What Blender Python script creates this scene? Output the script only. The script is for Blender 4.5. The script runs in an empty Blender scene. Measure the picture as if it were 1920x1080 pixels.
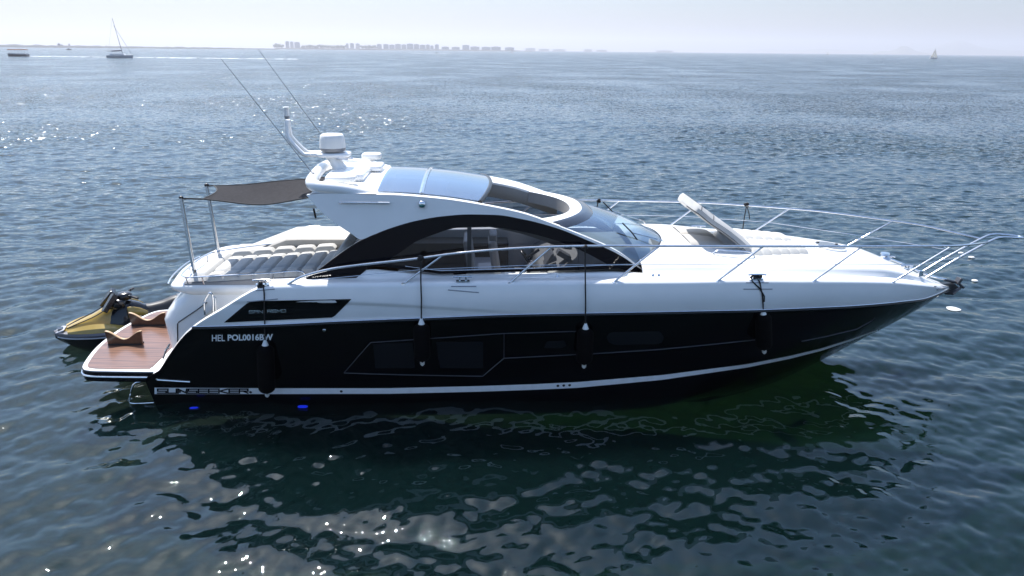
import bpy, bmesh, math, random
import numpy as np
from mathutils import Vector, Matrix
from mathutils.bvhtree import BVHTree
R = math.radians
rng = random.Random(7)
S = bpy.context.scene
C = S.collection

# ---------------------------------------------------------------- camera, world, sun, exposure
CAM_O = np.array([7.4, -13.65, 6.55]); PITCH, YAW, ROLL, FPX = 19.2, 2.3, .55, 1280.
_p, _y, _r = R(PITCH), R(YAW), R(ROLL)
_fw = np.array([math.sin(_y)*math.cos(_p), math.cos(_y)*math.cos(_p), -math.sin(_p)])
_rt0 = np.array([math.cos(_y), -math.sin(_y), 0.]); _up0 = np.cross(_rt0, _fw)
_rt = math.cos(_r)*_rt0 + math.sin(_r)*_up0; _up = -math.sin(_r)*_rt0 + math.cos(_r)*_up0
cd = bpy.data.cameras.new('camera'); cam = bpy.data.objects.new('camera', cd); C.objects.link(cam)
cam.matrix_world = Matrix(((_rt[0], _up[0], -_fw[0], CAM_O[0]), (_rt[1], _up[1], -_fw[1], CAM_O[1]),
                           (_rt[2], _up[2], -_fw[2], CAM_O[2]), (0, 0, 0, 1)))
cd.sensor_width = 36; cd.lens = 36*FPX/1920; cd.clip_start = .1; cd.clip_end = 60000
S.camera = cam
SUN_EL, SUN_AZ = 59., -27.          # azimuth from +Y, negative to the stern side
sd = Vector((math.sin(R(SUN_AZ))*math.cos(R(SUN_EL)), math.cos(R(SUN_AZ))*math.cos(R(SUN_EL)), math.sin(R(SUN_EL))))
w = bpy.data.worlds.new('World'); S.world = w; w.use_nodes = True
wn = w.node_tree; bg = wn.nodes['Background']
sky = wn.nodes.new('ShaderNodeTexSky'); sky.sky_type = 'NISHITA'; sky.sun_disc = False
sky.sun_elevation = R(SUN_EL); sky.sun_rotation = R(SUN_AZ); sky.altitude = 0
sky.air_density = 1.0; sky.dust_density = 1.15; sky.ozone_density = 3.0
_g = wn.nodes.new('ShaderNodeNewGeometry'); _s = wn.nodes.new('ShaderNodeSeparateXYZ'); wn.links.new(_g.outputs['Normal'], _s.inputs[0])
_a = wn.nodes.new('ShaderNodeMath'); _a.operation = 'ABSOLUTE'; wn.links.new(_s.outputs['Z'], _a.inputs[0])
_m = wn.nodes.new('ShaderNodeValToRGB'); _m.color_ramp.elements[0].color = (.345, .338, .368, 1); _m.color_ramp.elements[1].color = (.94, .99, 1., 1); _m.color_ramp.elements[1].position = .32
wn.links.new(_a.outputs[0], _m.inputs[0]); _x = wn.nodes.new('ShaderNodeMix'); _x.data_type = 'RGBA'; _x.blend_type = 'MULTIPLY'; _x.inputs['Factor'].default_value = 1.
wn.links.new(sky.outputs[0], _x.inputs['A']); wn.links.new(_m.outputs[0], _x.inputs['B']); wn.links.new(_x.outputs['Result'], bg.inputs[0]); bg.inputs[1].default_value = .15
sl = bpy.data.lights.new('sun', 'SUN'); sl.energy = 5.0; sl.angle = R(.53); sl.color = (1., .96, .9)
so = bpy.data.objects.new('sun', sl); C.objects.link(so); so.rotation_euler = sd.to_track_quat('Z', 'Y').to_euler()
S.view_settings.view_transform = 'Standard'; S.view_settings.look = 'None'
S.view_settings.exposure = .72; S.view_settings.gamma = 1
S.cycles.max_bounces = 10; S.cycles.transparent_max_bounces = 16; S.cycles.glossy_bounces = 5
S.cycles.use_denoising = True; S.cycles.caustics_reflective = False; S.cycles.caustics_refractive = False

# a point of the photograph (1920 x 1080) taken back to a plane of the place
def ray(u, v):
    d = _fw*FPX + _rt*(u-960) + _up*(540-v); return d/np.linalg.norm(d)
def PY(u, v, y):
    d = ray(u, v); return CAM_O + d*((y-CAM_O[1])/d[1])
def PZ(u, v, z):
    d = ray(u, v); return CAM_O + d*((z-CAM_O[2])/d[2])
def PB(u, v, bf):
    y = -1.9
    for _ in range(25):
        q = PY(u, v, y); y = .5*y - .5*bf(q[0], q[2])
    return PY(u, v, y)

# ---------------------------------------------------------------- small maths
def pchip(pts):
    x = np.array([p[0] for p in pts], float); y = np.array([p[1] for p in pts], float)
    h = np.diff(x); d = np.diff(y)/h; m = np.zeros_like(x)
    for i in range(1, len(x)-1):
        if d[i-1]*d[i] > 0:
            w1 = 2*h[i]+h[i-1]; w2 = h[i]+2*h[i-1]; m[i] = (w1+w2)/(w1/d[i-1]+w2/d[i])
    m[0] = d[0]; m[-1] = d[-1]
    def f(q):
        q = np.asarray(q, float); k = np.clip(np.searchsorted(x, q)-1, 0, len(h)-1)
        t = np.clip((q-x[k])/h[k], -.5, 1.5); t = np.clip(t, 0, 1)
        return ((1+2*t)*(1-t)**2*y[k] + t*(1-t)**2*h[k]*m[k] + t*t*(3-2*t)*y[k+1] + t*t*(t-1)*h[k]*m[k+1])
    return f
def spline(pts, n=8):
    P = [np.asarray(p, float) for p in pts]; P = [2*P[0]-P[1]] + P + [2*P[-1]-P[-2]]; out = []
    for i in range(1, len(P)-2):
        a, b, c, d = P[i-1:i+3]
        for k in range(n):
            t = k/n; out.append(.5*(2*b+(c-a)*t+(2*a-5*b+4*c-d)*t*t+(3*b-a-3*c+d)*t**3))
    out.append(P[-2]); return out
def resample(pts, n):
    P = np.array(pts, float); L = np.r_[0, np.cumsum(np.linalg.norm(np.diff(P, axis=0), axis=1))]
    t = np.linspace(0, L[-1], n); return np.stack([np.interp(t, L, P[:, k]) for k in range(P.shape[1])], 1)

# ---------------------------------------------------------------- materials
MATS = {}
def mat(name, col, rough=.4, metal=0., coat=0., var=.0, vscale=6., bump=0., bscale=40., spec=.5, emit=None, estr=0.):
    if name in MATS: return MATS[name]
    m = bpy.data.materials.new(name); m.use_nodes = True; nt = m.node_tree; b = nt.nodes['Principled BSDF']
    b.inputs['Base Color'].default_value = (*col, 1); b.inputs['Roughness'].default_value = rough
    b.inputs['Metallic'].default_value = metal; b.inputs['Coat Weight'].default_value = coat
    b.inputs['Coat Roughness'].default_value = .04; b.inputs['Specular IOR Level'].default_value = spec
    tc = nt.nodes.new('ShaderNodeTexCoord')
    if var:
        n = nt.nodes.new('ShaderNodeTexNoise'); n.inputs['Scale'].default_value = vscale; n.inputs['Detail'].default_value = 5
        nt.links.new(tc.outputs['Object'], n.inputs['Vector'])
        r = nt.nodes.new('ShaderNodeValToRGB'); r.color_ramp.elements[0].position = .3; r.color_ramp.elements[1].position = .7
        r.color_ramp.elements[0].color = (*[c*(1-var) for c in col], 1); r.color_ramp.elements[1].color = (*[min(1, c*(1+var)) for c in col], 1)
        nt.links.new(n.outputs['Fac'], r.inputs[0]); nt.links.new(r.outputs[0], b.inputs['Base Color'])
    if bump:
        n = nt.nodes.new('ShaderNodeTexNoise'); n.inputs['Scale'].default_value = bscale; n.inputs['Detail'].default_value = 3
        nt.links.new(tc.outputs['Object'], n.inputs['Vector'])
        bp = nt.nodes.new('ShaderNodeBump'); bp.inputs['Strength'].default_value = bump; bp.inputs['Distance'].default_value = .01
        nt.links.new(n.outputs['Fac'], bp.inputs['Height']); nt.links.new(bp.outputs[0], b.inputs['Normal'])
    if emit:
        b.inputs['Emission Color'].default_value = (*emit, 1); b.inputs['Emission Strength'].default_value = estr
    MATS[name] = m; return m
def glass_mat(name, tint, refl_rough=.01, boost=0., ior=1.5):
    m = bpy.data.materials.new(name); m.use_nodes = True; nt = m.node_tree; nt.nodes.clear()
    o = nt.nodes.new('ShaderNodeOutputMaterial'); mx = nt.nodes.new('ShaderNodeMixShader')
    t = nt.nodes.new('ShaderNodeBsdfTransparent'); t.inputs[0].default_value = (*tint, 1)
    g = nt.nodes.new('ShaderNodeBsdfGlossy'); g.inputs['Roughness'].default_value = refl_rough; g.inputs['Color'].default_value = (.84, .92, 1, 1)
    f = nt.nodes.new('ShaderNodeFresnel'); f.inputs[0].default_value = ior
    a = nt.nodes.new('ShaderNodeMath'); a.operation = 'ADD'; a.use_clamp = True; a.inputs[1].default_value = boost
    nt.links.new(f.outputs[0], a.inputs[0]); nt.links.new(a.outputs[0], mx.inputs[0])
    nt.links.new(t.outputs[0], mx.inputs[1]); nt.links.new(g.outputs[0], mx.inputs[2]); nt.links.new(mx.outputs[0], o.inputs[0])
    return m
WHITE = mat('white_gelcoat', (.84, .84, .83), .22, coat=.5, var=.025, vscale=2.5)
NONSKID = mat('white_deck', (.78, .78, .76), .55, var=.04, vscale=5, bump=.25, bscale=160)
BLACK = mat('black_gelcoat', (.0012, .0012, .0024), .05, var=.2, vscale=2, spec=.28)
TRIMBLK = mat('black_trim', (.006, .006, .008), .3)
ARCHBLK = mat('black_arch', (.0016, .0018, .005), .14, spec=.12)
STEEL = mat('polished_steel', (.72, .73, .75), .12, metal=1., var=.1, vscale=12)
STRIPE = mat('white_stripe', (.84, .86, .88), .35, var=.05, vscale=8)
CUSH = mat('grey_upholstery', (.45, .45, .44), .75, var=.05, vscale=9, bump=.3, bscale=120)
CREAM = mat('cream_moulding', (.43, .415, .39), .5, var=.03)
CANVAS = mat('grey_canvas', (.034, .033, .036), .9, var=.15, vscale=14, bump=.4, bscale=220, spec=.08)
WDARK = mat('walnut_veneer', (.07, .035, .02), .3, var=.3, vscale=5)
INT = mat('dark_interior', (.02, .018, .017), .6, var=.2)
LINER = mat('headliner', (.30, .29, .28), .7, var=.04)
GREY = mat('grey_plastic', (.25, .25, .26), .45, var=.05)
ROPE = mat('black_rope', (.006, .006, .007), .8, bump=.5, bscale=90)
FEND = mat('black_fender_cover', (.0018, .0018, .0026), .7, bump=.5, bscale=180, spec=.04)
PLASTW = mat('white_plastic', (.78, .78, .76), .4, var=.02)
DARKWIN = mat('dark_window_glass', (.0015, .0015, .002), .03, spec=.3)
HULLWIN = mat('smoked_hull_window', (.010, .011, .014), .05, spec=.3)
SEAM = mat('dark_seam', (.02, .02, .022), .6)
TINT = glass_mat('tinted_side_glass', (.35, .35, .38), ior=1.4)
WSGLASS = glass_mat('windshield_glass', (.78, .87, .88), boost=.24)
ROOFGLASS = glass_mat('roof_glass', (.16, .22, .34), boost=.34)
def teak():
    m = bpy.data.materials.new('teak_planking'); m.use_nodes = True; nt = m.node_tree; b = nt.nodes['Principled BSDF']
    tc = nt.nodes.new('ShaderNodeTexCoord'); mp = nt.nodes.new('ShaderNodeMapping'); mp.inputs['Scale'].default_value = (1.1, 24, 4)
    n = nt.nodes.new('ShaderNodeTexNoise'); n.inputs['Scale'].default_value = 1.; n.inputs['Detail'].default_value = 6
    r = nt.nodes.new('ShaderNodeValToRGB'); e = r.color_ramp.elements
    e[0].position = .3; e[0].color = (.055, .022, .013, 1); e[1].position = .72; e[1].color = (.27, .13, .078, 1)
    nt.links.new(tc.outputs['Object'], mp.inputs[0]); nt.links.new(mp.outputs[0], n.inputs['Vector']); nt.links.new(n.outputs['Fac'], r.inputs[0])
    w_ = nt.nodes.new('ShaderNodeTexWave'); w_.bands_direction = 'Y'; w_.inputs['Scale'].default_value = 4.2; w_.inputs['Distortion'].default_value = 0
    nt.links.new(tc.outputs['Object'], w_.inputs['Vector'])
    gt = nt.nodes.new('ShaderNodeMath'); gt.operation = 'GREATER_THAN'; gt.inputs[1].default_value = .985; nt.links.new(w_.outputs['Fac'], gt.inputs[0])
    mx = nt.nodes.new('ShaderNodeMix'); mx.data_type = 'RGBA'; mx.inputs['B'].default_value = (.03, .022, .018, 1)
    nt.links.new(gt.outputs[0], mx.inputs['Factor']); nt.links.new(r.outputs[0], mx.inputs['A']); nt.links.new(mx.outputs['Result'], b.inputs['Base Color'])
    b.inputs['Roughness'].default_value = .32; b.inputs['Coat Weight'].default_value = .25; b.inputs['Coat Roughness'].default_value = .12
    return m
TEAK = teak()
VARN = mat('varnished_wood', (.07, .030, .014), .25, coat=.4, var=.25, vscale=9)
VARNEDGE = mat('sunlit_wood_edge', (.55, .38, .22), .4, var=.1)  # pale tone paints sunlight onto the chock top edges

# ---------------------------------------------------------------- mesh builder
class B:
    def __init__(s): s.v = []; s.f = []; s.mi = []
    def add(s, vs, fs, m=0):
        k = len(s.v); s.v += [tuple(float(c) for c in p) for p in vs]
        s.f += [tuple(i+k for i in f) for f in fs]; s.mi += [m]*len(fs); return s
    def grid(s, rows, cu=False, cv=False, m=0, flip=False):
        nr, nc = len(rows), len(rows[0]); vs = [p for r in rows for p in r]; fs = []
        for i in range(nr if cv else nr-1):
            for j in range(nc if cu else nc-1):
                a = i*nc+j; b = i*nc+(j+1) % nc; c = ((i+1) % nr)*nc+(j+1) % nc; d = ((i+1) % nr)*nc+j
                fs.append((a, d, c, b) if flip else (a, b, c, d))
        return s.add(vs, fs, m)
    def tube(s, pts, r, seg=8, m=0, r2=None, closed=False):
        P = [Vector(p) for p in pts]; n = len(P); rows = []
        up = Vector((0, 0, 1))
        for i in range(n):
            t = (P[(i+1) % n]-P[i-1]) if closed else (P[min(i+1, n-1)]-P[max(i-1, 0)])
            t.normalize(); a = t.cross(up if abs(t.z) < .95 else Vector((1, 0, 0))).normalized(); b = a.cross(t)
            rr = r if r2 is None else r+(r2-r)*i/(n-1)
            rows.append([P[i]+(a*math.cos(q)+b*math.sin(q))*rr for q in [2*math.pi*k/seg for k in range(seg)]])
        s.grid(rows, cu=True, cv=closed, m=m)
        if not closed:
            k = len(s.v)-n*seg
            s.f += [tuple(range(k+seg-1, k-1, -1)), tuple(range(k+(n-1)*seg, k+n*seg))]; s.mi += [m, m]
        return s
    def box(s, c, d, rot=None, m=0, taper=1.):
        vs = []
        for z in (-.5, .5):
            k = 1 if z < 0 else taper
            for x, y in ((-.5, -.5), (.5, -.5), (.5, .5), (-.5, .5)):
                p = Vector((x*d[0]*k, y*d[1]*k, z*d[2]))
                if rot is not None: p = rot @ p
                vs.append(p+Vector(c))
        return s.add(vs, [(3, 2, 1, 0), (4, 5, 6, 7), (0, 1, 5, 4), (1, 2, 6, 5), (2, 3, 7, 6), (3, 0, 4, 7)], m)
    def prism(s, poly, vec, m=0):
        n = len(poly); P = [Vector(p) for p in poly]; V = Vector(vec)
        return s.add(P+[p+V for p in P], [tuple(range(n-1, -1, -1)), tuple(range(n, 2*n))]+[(i, (i+1) % n, n+(i+1) % n, n+i) for i in range(n)], m)
    def lathe(s, c, prof, seg=24, axis=None, m=0):
        c = Vector(c); q = Vector((0, 0, 1)).rotation_difference(Vector(axis)) if axis is not None else None
        rows = []
        for r_, z in prof:
            row = []
            for k in range(seg):
                a = 2*math.pi*k/seg; p = Vector((r_*math.cos(a), r_*math.sin(a), z))
                row.append(c+(q @ p if q else p))
            rows.append(row)
        return s.grid(rows, cu=True, m=m)
    def blob(s, c, d, rot=None, seg=16, e=1., m=0):
        rows = []
        for i in range(seg//2+1):
            th = -math.pi/2+math.pi*i/(seg//2); row = []
            for j in range(seg):
                ph = 2*math.pi*j/seg
                f = lambda a: math.copysign(abs(a)**e, a)
                p = Vector((f(math.cos(th))*f(math.cos(ph))*d[0]/2, f(math.cos(th))*f(math.sin(ph))*d[1]/2, f(math.sin(th))*d[2]/2))
                if rot is not None: p = rot @ p
                row.append(p+Vector(c))
            rows.append(row)
        return s.grid(rows, cu=True, m=m)
    def build(s, name, mats, parent=None, angle=38, bevel=0., solid=0., recalc=True, label=None):
        me = bpy.data.meshes.new(name); me.from_pydata(s.v, [], s.f)
        mats = mats if isinstance(mats, (list, tuple)) else [mats]
        for m in mats: me.materials.append(m)
        if len(mats) > 1: me.polygons.foreach_set('material_index', s.mi)
        if recalc:
            bm = bmesh.new(); bm.from_mesh(me); bmesh.ops.remove_doubles(bm, verts=bm.verts, dist=1e-5)
            bmesh.ops.recalc_face_normals(bm, faces=bm.faces); bm.to_mesh(me); bm.free()
        me.polygons.foreach_set('use_smooth', [True]*len(me.polygons)); me.set_sharp_from_angle(angle=R(angle))
        o = bpy.data.objects.new(name, me); C.objects.link(o)
        if parent is not None:
            o.parent = parent; o.matrix_parent_inverse = Matrix.Translation(-Vector(ORG[parent.name]))
            ORG[o.name] = (0, 0, 0)
        else: ORG[o.name] = (0, 0, 0)
        if solid:
            md = o.modifiers.new('thickness', 'SOLIDIFY'); md.thickness = solid; md.offset = 0
        if bevel:
            md = o.modifiers.new('bevel', 'BEVEL'); md.width = bevel; md.segments = 2; md.limit_method = 'ANGLE'; md.angle_limit = R(40)
        if label: o['label'] = label
        return o
ORG = {}
def thing(name, label, cat, loc=(0, 0, 0), group=None):
    o = bpy.data.objects.new(name, None); C.objects.link(o); o.location = loc; o.empty_display_size = .3
    ORG[o.name] = tuple(loc); o['label'] = label; o['category'] = cat
    if group: o['group'] = group
    return o
def tag(o, label=None, cat=None, group=None, kind=None):
    if label: o['label'] = label
    if cat: o['category'] = cat
    if group: o['group'] = group
    if kind: o['kind'] = kind
    return o
mir = lambda p: (p[0], -p[1], p[2])
def both_sides(q, name, m, parent, **kw):
    o = q.build(name, m, parent, **kw); q2 = B(); q2.v = [mir(p) for p in q.v]; q2.f = [tuple(reversed(f)) for f in q.f]; q2.mi = list(q.mi)
    q2.build(name, m, parent, **kw); return o

# ================================================================ WATER AND SEABED (setting)
def water_mat():
    m = bpy.data.materials.new('sea_water'); m.use_nodes = True; nt = m.node_tree; N = nt.nodes; L = nt.links; N.clear()
    out = N.new('ShaderNodeOutputMaterial'); geo = N.new('ShaderNodeNewGeometry')
    sep = N.new('ShaderNodeSeparateXYZ'); L.new(geo.outputs['Position'], sep.inputs[0])
    dist = N.new('ShaderNodeVectorMath'); dist.operation = 'DISTANCE'; dist.inputs[1].default_value = (7.4, -6., 0); L.new(geo.outputs['Position'], dist.inputs[0])
    acc = None
    # fine ripples the mesh is too coarse for: random facet slopes at several sizes
    for sx, sy, amp, near, far, a0 in ((1.4, 3.8, .80, 14, 50, .08), (.34, 1.05, .42, 30, 110, .04), (3.2, 1.15, .36, 25., 80., 0.), (5., 8., .075, 30., 90., .075)):
        mp = N.new('ShaderNodeMapping'); mp.inputs['Scale'].default_value = (sx, sy, 1); mp.inputs['Rotation'].default_value = (0, 0, R(14)); L.new(geo.outputs['Position'], mp.inputs[0])
        nz = N.new('ShaderNodeTexNoise'); nz.noise_dimensions = '2D'; nz.inputs['Scale'].default_value = 1.; nz.inputs['Detail'].default_value = 3.; nz.inputs['Roughness'].default_value = .55
        L.new(mp.outputs[0], nz.inputs['Vector'])
        sb = N.new('ShaderNodeVectorMath'); sb.operation = 'SUBTRACT'; sb.inputs[1].default_value = (.5, .5, .5); L.new(nz.outputs['Color'], sb.inputs[0])
        mr = N.new('ShaderNodeMapRange'); mr.inputs['From Min'].default_value = near; mr.inputs['From Max'].default_value = far
        mr.inputs['To Min'].default_value = a0; mr.inputs['To Max'].default_value = amp; L.new(dist.outputs['Value'], mr.inputs['Value'])
        ml = N.new('ShaderNodeVectorMath'); ml.operation = 'MULTIPLY'; ml.inputs[1].default_value = (2.2, 2.2, 0); L.new(sb.outputs[0], ml.inputs[0])
        sc = N.new('ShaderNodeVectorMath'); sc.operation = 'SCALE'; L.new(ml.outputs[0], sc.inputs[0])
        gu = N.new('ShaderNodeTexNoise'); gu.noise_dimensions = '2D'; gu.inputs['Scale'].default_value = .045; gu.inputs['Detail'].default_value = 3; L.new(geo.outputs['Position'], gu.inputs['Vector'])
        gr_ = N.new('ShaderNodeMapRange'); gr_.inputs['From Min'].default_value = .35; gr_.inputs['From Max'].default_value = .65; gr_.inputs['To Min'].default_value = .55; gr_.inputs['To Max'].default_value = 1.25; L.new(gu.outputs['Fac'], gr_.inputs['Value'])
        pm = N.new('ShaderNodeMath'); pm.operation = 'MULTIPLY'; L.new(mr.outputs[0], pm.inputs[0]); L.new(gr_.outputs[0], pm.inputs[1]); L.new(pm.outputs[0], sc.inputs['Scale'])
        if acc is None: acc = sc
        else:
            ad = N.new('ShaderNodeVectorMath'); ad.operation = 'ADD'; L.new(acc.outputs[0], ad.inputs[0]); L.new(sc.outputs[0], ad.inputs[1]); acc = ad
    ad = N.new('ShaderNodeVectorMath'); ad.operation = 'ADD'; L.new(geo.outputs['Normal'], ad.inputs[0]); L.new(acc.outputs[0], ad.inputs[1])
    nr = N.new('ShaderNodeVectorMath'); nr.operation = 'NORMALIZE'; L.new(ad.outputs[0], nr.inputs[0])
    fr = N.new('ShaderNodeFresnel'); fr.inputs[0].default_value = 1.46; L.new(nr.outputs[0], fr.inputs['Normal'])
    gl = N.new('ShaderNodeBsdfGlossy'); gl.inputs['Roughness'].default_value = .09; gl.inputs['Color'].default_value = (.87, .95, 1, 1); L.new(nr.outputs[0], gl.inputs['Normal'])
    df = N.new('ShaderNodeSubsurfaceScattering'); L.new(nr.outputs[0], df.inputs['Normal']); df.falloff = 'BURLEY'; df.inputs['Scale'].default_value = 1.; df.inputs['Radius'].default_value = (1.3, 1.8, 1.6)
    rg = N.new('ShaderNodeMapRange'); rg.inputs['From Min'].default_value = 10; rg.inputs['From Max'].default_value = 40; rg.inputs['To Min'].default_value = .018; rg.inputs['To Max'].default_value = .11; L.new(dist.outputs['Value'], rg.inputs['Value']); L.new(rg.outputs[0], gl.inputs['Roughness'])
    n2 = N.new('ShaderNodeTexNoise'); n2.inputs['Scale'].default_value = .05; n2.inputs['Detail'].default_value = 4; L.new(geo.outputs['Position'], n2.inputs['Vector'])
    rp = N.new('ShaderNodeValToRGB'); rp.color_ramp.elements[0].color = (.0018, .0085, .008, 1); rp.color_ramp.elements[1].color = (.003, .012, .013, 1)
    rp.color_ramp.elements[0].position = .35; rp.color_ramp.elements[1].position = .65; L.new(n2.outputs['Fac'], rp.inputs[0]); L.new(rp.outputs[0], df.inputs[0])
    tr = N.new('ShaderNodeBsdfTransparent'); tr.inputs[0].default_value = (.26, .34, .32, 1)
    body = N.new('ShaderNodeMixShader'); body.inputs[0].default_value = .5; L.new(df.outputs[0], body.inputs[1]); L.new(tr.outputs[0], body.inputs[2])
    mx = N.new('ShaderNodeMixShader'); L.new(fr.outputs[0], mx.inputs[0]); L.new(body.outputs[0], mx.inputs[1]); L.new(gl.outputs[0], mx.inputs[2])
    L.new(mx.outputs[0], out.inputs[0]); return m
def wave_height(X, Y, cell):
    g = np.random.default_rng(11); H = np.zeros_like(X); dX = np.zeros_like(X); dY = np.zeros_like(X)
    n = 96; lam = np.exp(np.linspace(math.log(.17), math.log(5.5), n))
    for k in range(n):
        l = lam[k]*g.uniform(.95, 1.05); K = 2*math.pi/l
        ang = R(106) + g.normal()*R(26 if l > 1.2 else 40); kx, ky = K*math.cos(ang), K*math.sin(ang)
        slope = .034*(1. if l < .75 else (.75/l)**.62)*(1 if l > .3 else (l/.3)**.7)
        a = slope/K; ph = g.uniform(0, 2*math.pi)
        att = np.clip((l/cell-2.2)/2.5, 0, 1)
        # slow patches of rougher and smoother water
        pat = .72+.34*np.sin(X*.11*g.uniform(.6, 1.4)+ph)*np.cos(Y*.09*g.uniform(.6, 1.4)+2*ph)
        arg = kx*X+ky*Y+ph; H += a*att*pat*np.sin(arg)
        c = np.cos(arg)*a*att*pat*.8; dX -= c*math.cos(ang); dY -= c*math.sin(ang)
    return H, dX, dY
def build_water():
    rr = [2.2]
    while rr[-1] < 70: rr.append(rr[-1]*1.0036)
    while rr[-1] < 420: rr.append(rr[-1]*1.008)
    while rr[-1] < 17000: rr.append(rr[-1]*1.12)
    fine = np.arange(-52, 52.01, .12); coarse = np.arange(60, 303, 4.)
    an = np.radians(np.r_[fine, coarse]); rr = np.array(rr)
    A, Q = np.meshgrid(an, rr); X = CAM_O[0]+Q*np.sin(A); Y = CAM_O[1]+Q*np.cos(A)
    cell = np.maximum(Q*np.where(Q < 70, .0036, .008), Q*np.where(A < R(53), R(.12), R(4.)))
    H, dX, dY = wave_height(X, Y, cell)
    nr, na = X.shape; V = np.stack([X+dX, Y+dY, H], -1).reshape(-1, 3).astype('f4')
    V = np.vstack([V, np.array([[CAM_O[0], CAM_O[1], 0]], 'f4')])
    i = np.arange(nr-1)[:, None]*na; j = np.arange(na)[None]; j2 = (j+1) % na
    F = np.stack([i+j, i+na+j, i+na+j2, i+j2], -1).reshape(-1, 4)
    T = np.stack([np.full(na, nr*na), np.arange(na), (np.arange(na)+1) % na], 1)
    me = bpy.data.meshes.new('sea'); me.vertices.add(len(V)); me.vertices.foreach_set('co', V.ravel())
    nl = F.size+T.size; me.loops.add(nl); me.loops.foreach_set('vertex_index', np.r_[F.ravel(), T.ravel()].astype('i4'))
    me.polygons.add(len(F)+len(T)); st = np.r_[np.arange(len(F))*4, F.size+np.arange(len(T))*3]
    me.polygons.foreach_set('loop_start', st.astype('i4'))
    me.update(calc_edges=True); me.validate()
    me.polygons.foreach_set('use_smooth', [True]*len(me.polygons))
    # faces must look up
    if me.polygons[len(F)//2].normal.z < 0: me.flip_normals()
    me.materials.append(water_mat())
    o = bpy.data.objects.new('sea', me); C.objects.link(o); tag(o, 'rippled blue sea water round the yacht to the horizon', kind='structure'); return o
build_water()
def seabed():
    m = bpy.data.materials.new('sand_painted_caustics'); m.use_nodes = True; nt = m.node_tree; b = nt.nodes['Principled BSDF']
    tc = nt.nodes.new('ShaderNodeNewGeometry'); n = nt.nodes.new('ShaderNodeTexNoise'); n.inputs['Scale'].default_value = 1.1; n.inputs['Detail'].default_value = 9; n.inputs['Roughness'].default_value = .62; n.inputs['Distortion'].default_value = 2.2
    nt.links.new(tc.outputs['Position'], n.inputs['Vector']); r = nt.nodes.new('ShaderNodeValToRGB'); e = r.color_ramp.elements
    e[0].position = .36; e[0].color = (.16, .165, .14, 1); e[1].position = .66; e[1].color = (.38, .37, .33, 1)  # sand tones; their fine mottle also paints in the sunlight caustics
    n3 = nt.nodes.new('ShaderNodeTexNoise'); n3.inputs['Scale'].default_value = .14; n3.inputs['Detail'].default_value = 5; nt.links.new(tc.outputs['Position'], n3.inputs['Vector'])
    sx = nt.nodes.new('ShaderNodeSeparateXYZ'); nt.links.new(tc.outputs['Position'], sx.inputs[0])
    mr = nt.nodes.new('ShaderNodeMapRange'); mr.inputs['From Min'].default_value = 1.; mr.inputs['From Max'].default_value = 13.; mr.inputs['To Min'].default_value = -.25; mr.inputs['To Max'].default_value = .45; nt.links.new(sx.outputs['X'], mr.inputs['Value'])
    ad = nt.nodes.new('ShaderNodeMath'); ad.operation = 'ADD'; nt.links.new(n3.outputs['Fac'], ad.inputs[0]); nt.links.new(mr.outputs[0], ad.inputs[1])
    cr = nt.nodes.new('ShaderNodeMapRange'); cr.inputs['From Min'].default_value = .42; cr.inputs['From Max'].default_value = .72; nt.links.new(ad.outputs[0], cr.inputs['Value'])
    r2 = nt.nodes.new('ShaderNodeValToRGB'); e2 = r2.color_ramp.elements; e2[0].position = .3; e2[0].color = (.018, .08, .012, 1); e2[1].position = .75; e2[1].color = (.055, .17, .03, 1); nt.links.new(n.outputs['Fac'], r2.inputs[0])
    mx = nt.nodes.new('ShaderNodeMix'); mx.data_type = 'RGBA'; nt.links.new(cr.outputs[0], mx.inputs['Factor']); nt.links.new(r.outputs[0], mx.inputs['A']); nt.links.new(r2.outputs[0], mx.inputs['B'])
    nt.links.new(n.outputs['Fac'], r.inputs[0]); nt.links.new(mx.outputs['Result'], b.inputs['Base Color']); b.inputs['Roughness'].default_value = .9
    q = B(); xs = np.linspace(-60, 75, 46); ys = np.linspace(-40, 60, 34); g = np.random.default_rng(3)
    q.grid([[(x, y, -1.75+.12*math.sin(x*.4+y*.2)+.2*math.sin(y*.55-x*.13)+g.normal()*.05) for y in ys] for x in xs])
    o = q.build('seabed', m); tag(o, 'pale sand bottom with sunlight caustics painted into its mottle, under shallow clear water', kind='structure')
    q = B(); q.add([(-17000, -17000, -3), (17000, -17000, -3), (17000, 17000, -3), (-17000, 17000, -3)], [(0, 1, 2, 3)])
    o = q.build('deep_seabed', mat('deep_bottom', (.05, .08, .08), .9)); tag(o, 'dark sea bottom in deeper water', kind='structure')
seabed()

# ================================================================ YACHT
Y = thing('motor_yacht', 'black and white motor yacht with arched hardtop, lying side on in the foreground', 'yacht', (7.5, 0, 0))
bw = pchip([(.96, 1.61), (4, 1.68), (7, 1.69), (9.2, 1.67), (11.3, 1.50), (12.1, 1.22), (12.9, .90), (13.8, .55), (14.84, 0)])
br = pchip([(1.2, 1.93), (2.08, 2.0), (4, 2.08), (7, 2.11), (9.5, 2.1), (11, 2.05), (12.4, 1.93), (13.9, 1.66), (15.2, 1.27), (16.3, .79), (17., .36), (17.45, .03)])
bs = pchip([(1.2, 1.93), (2.08, 1.97), (4, 2.03), (7, 2.06), (9.5, 2.05), (11, 2.02), (12.4, 1.9), (13.6, 1.73), (15.4, 1.18), (16.4, .76), (17., .40), (17.45, .05)])
def zline(pts, bf):
    out = []
    for u, v in pts:
        q = PB(u, v, lambda x, z: float(bf(x))); out.append((q[0], q[2]))
    return out
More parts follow.
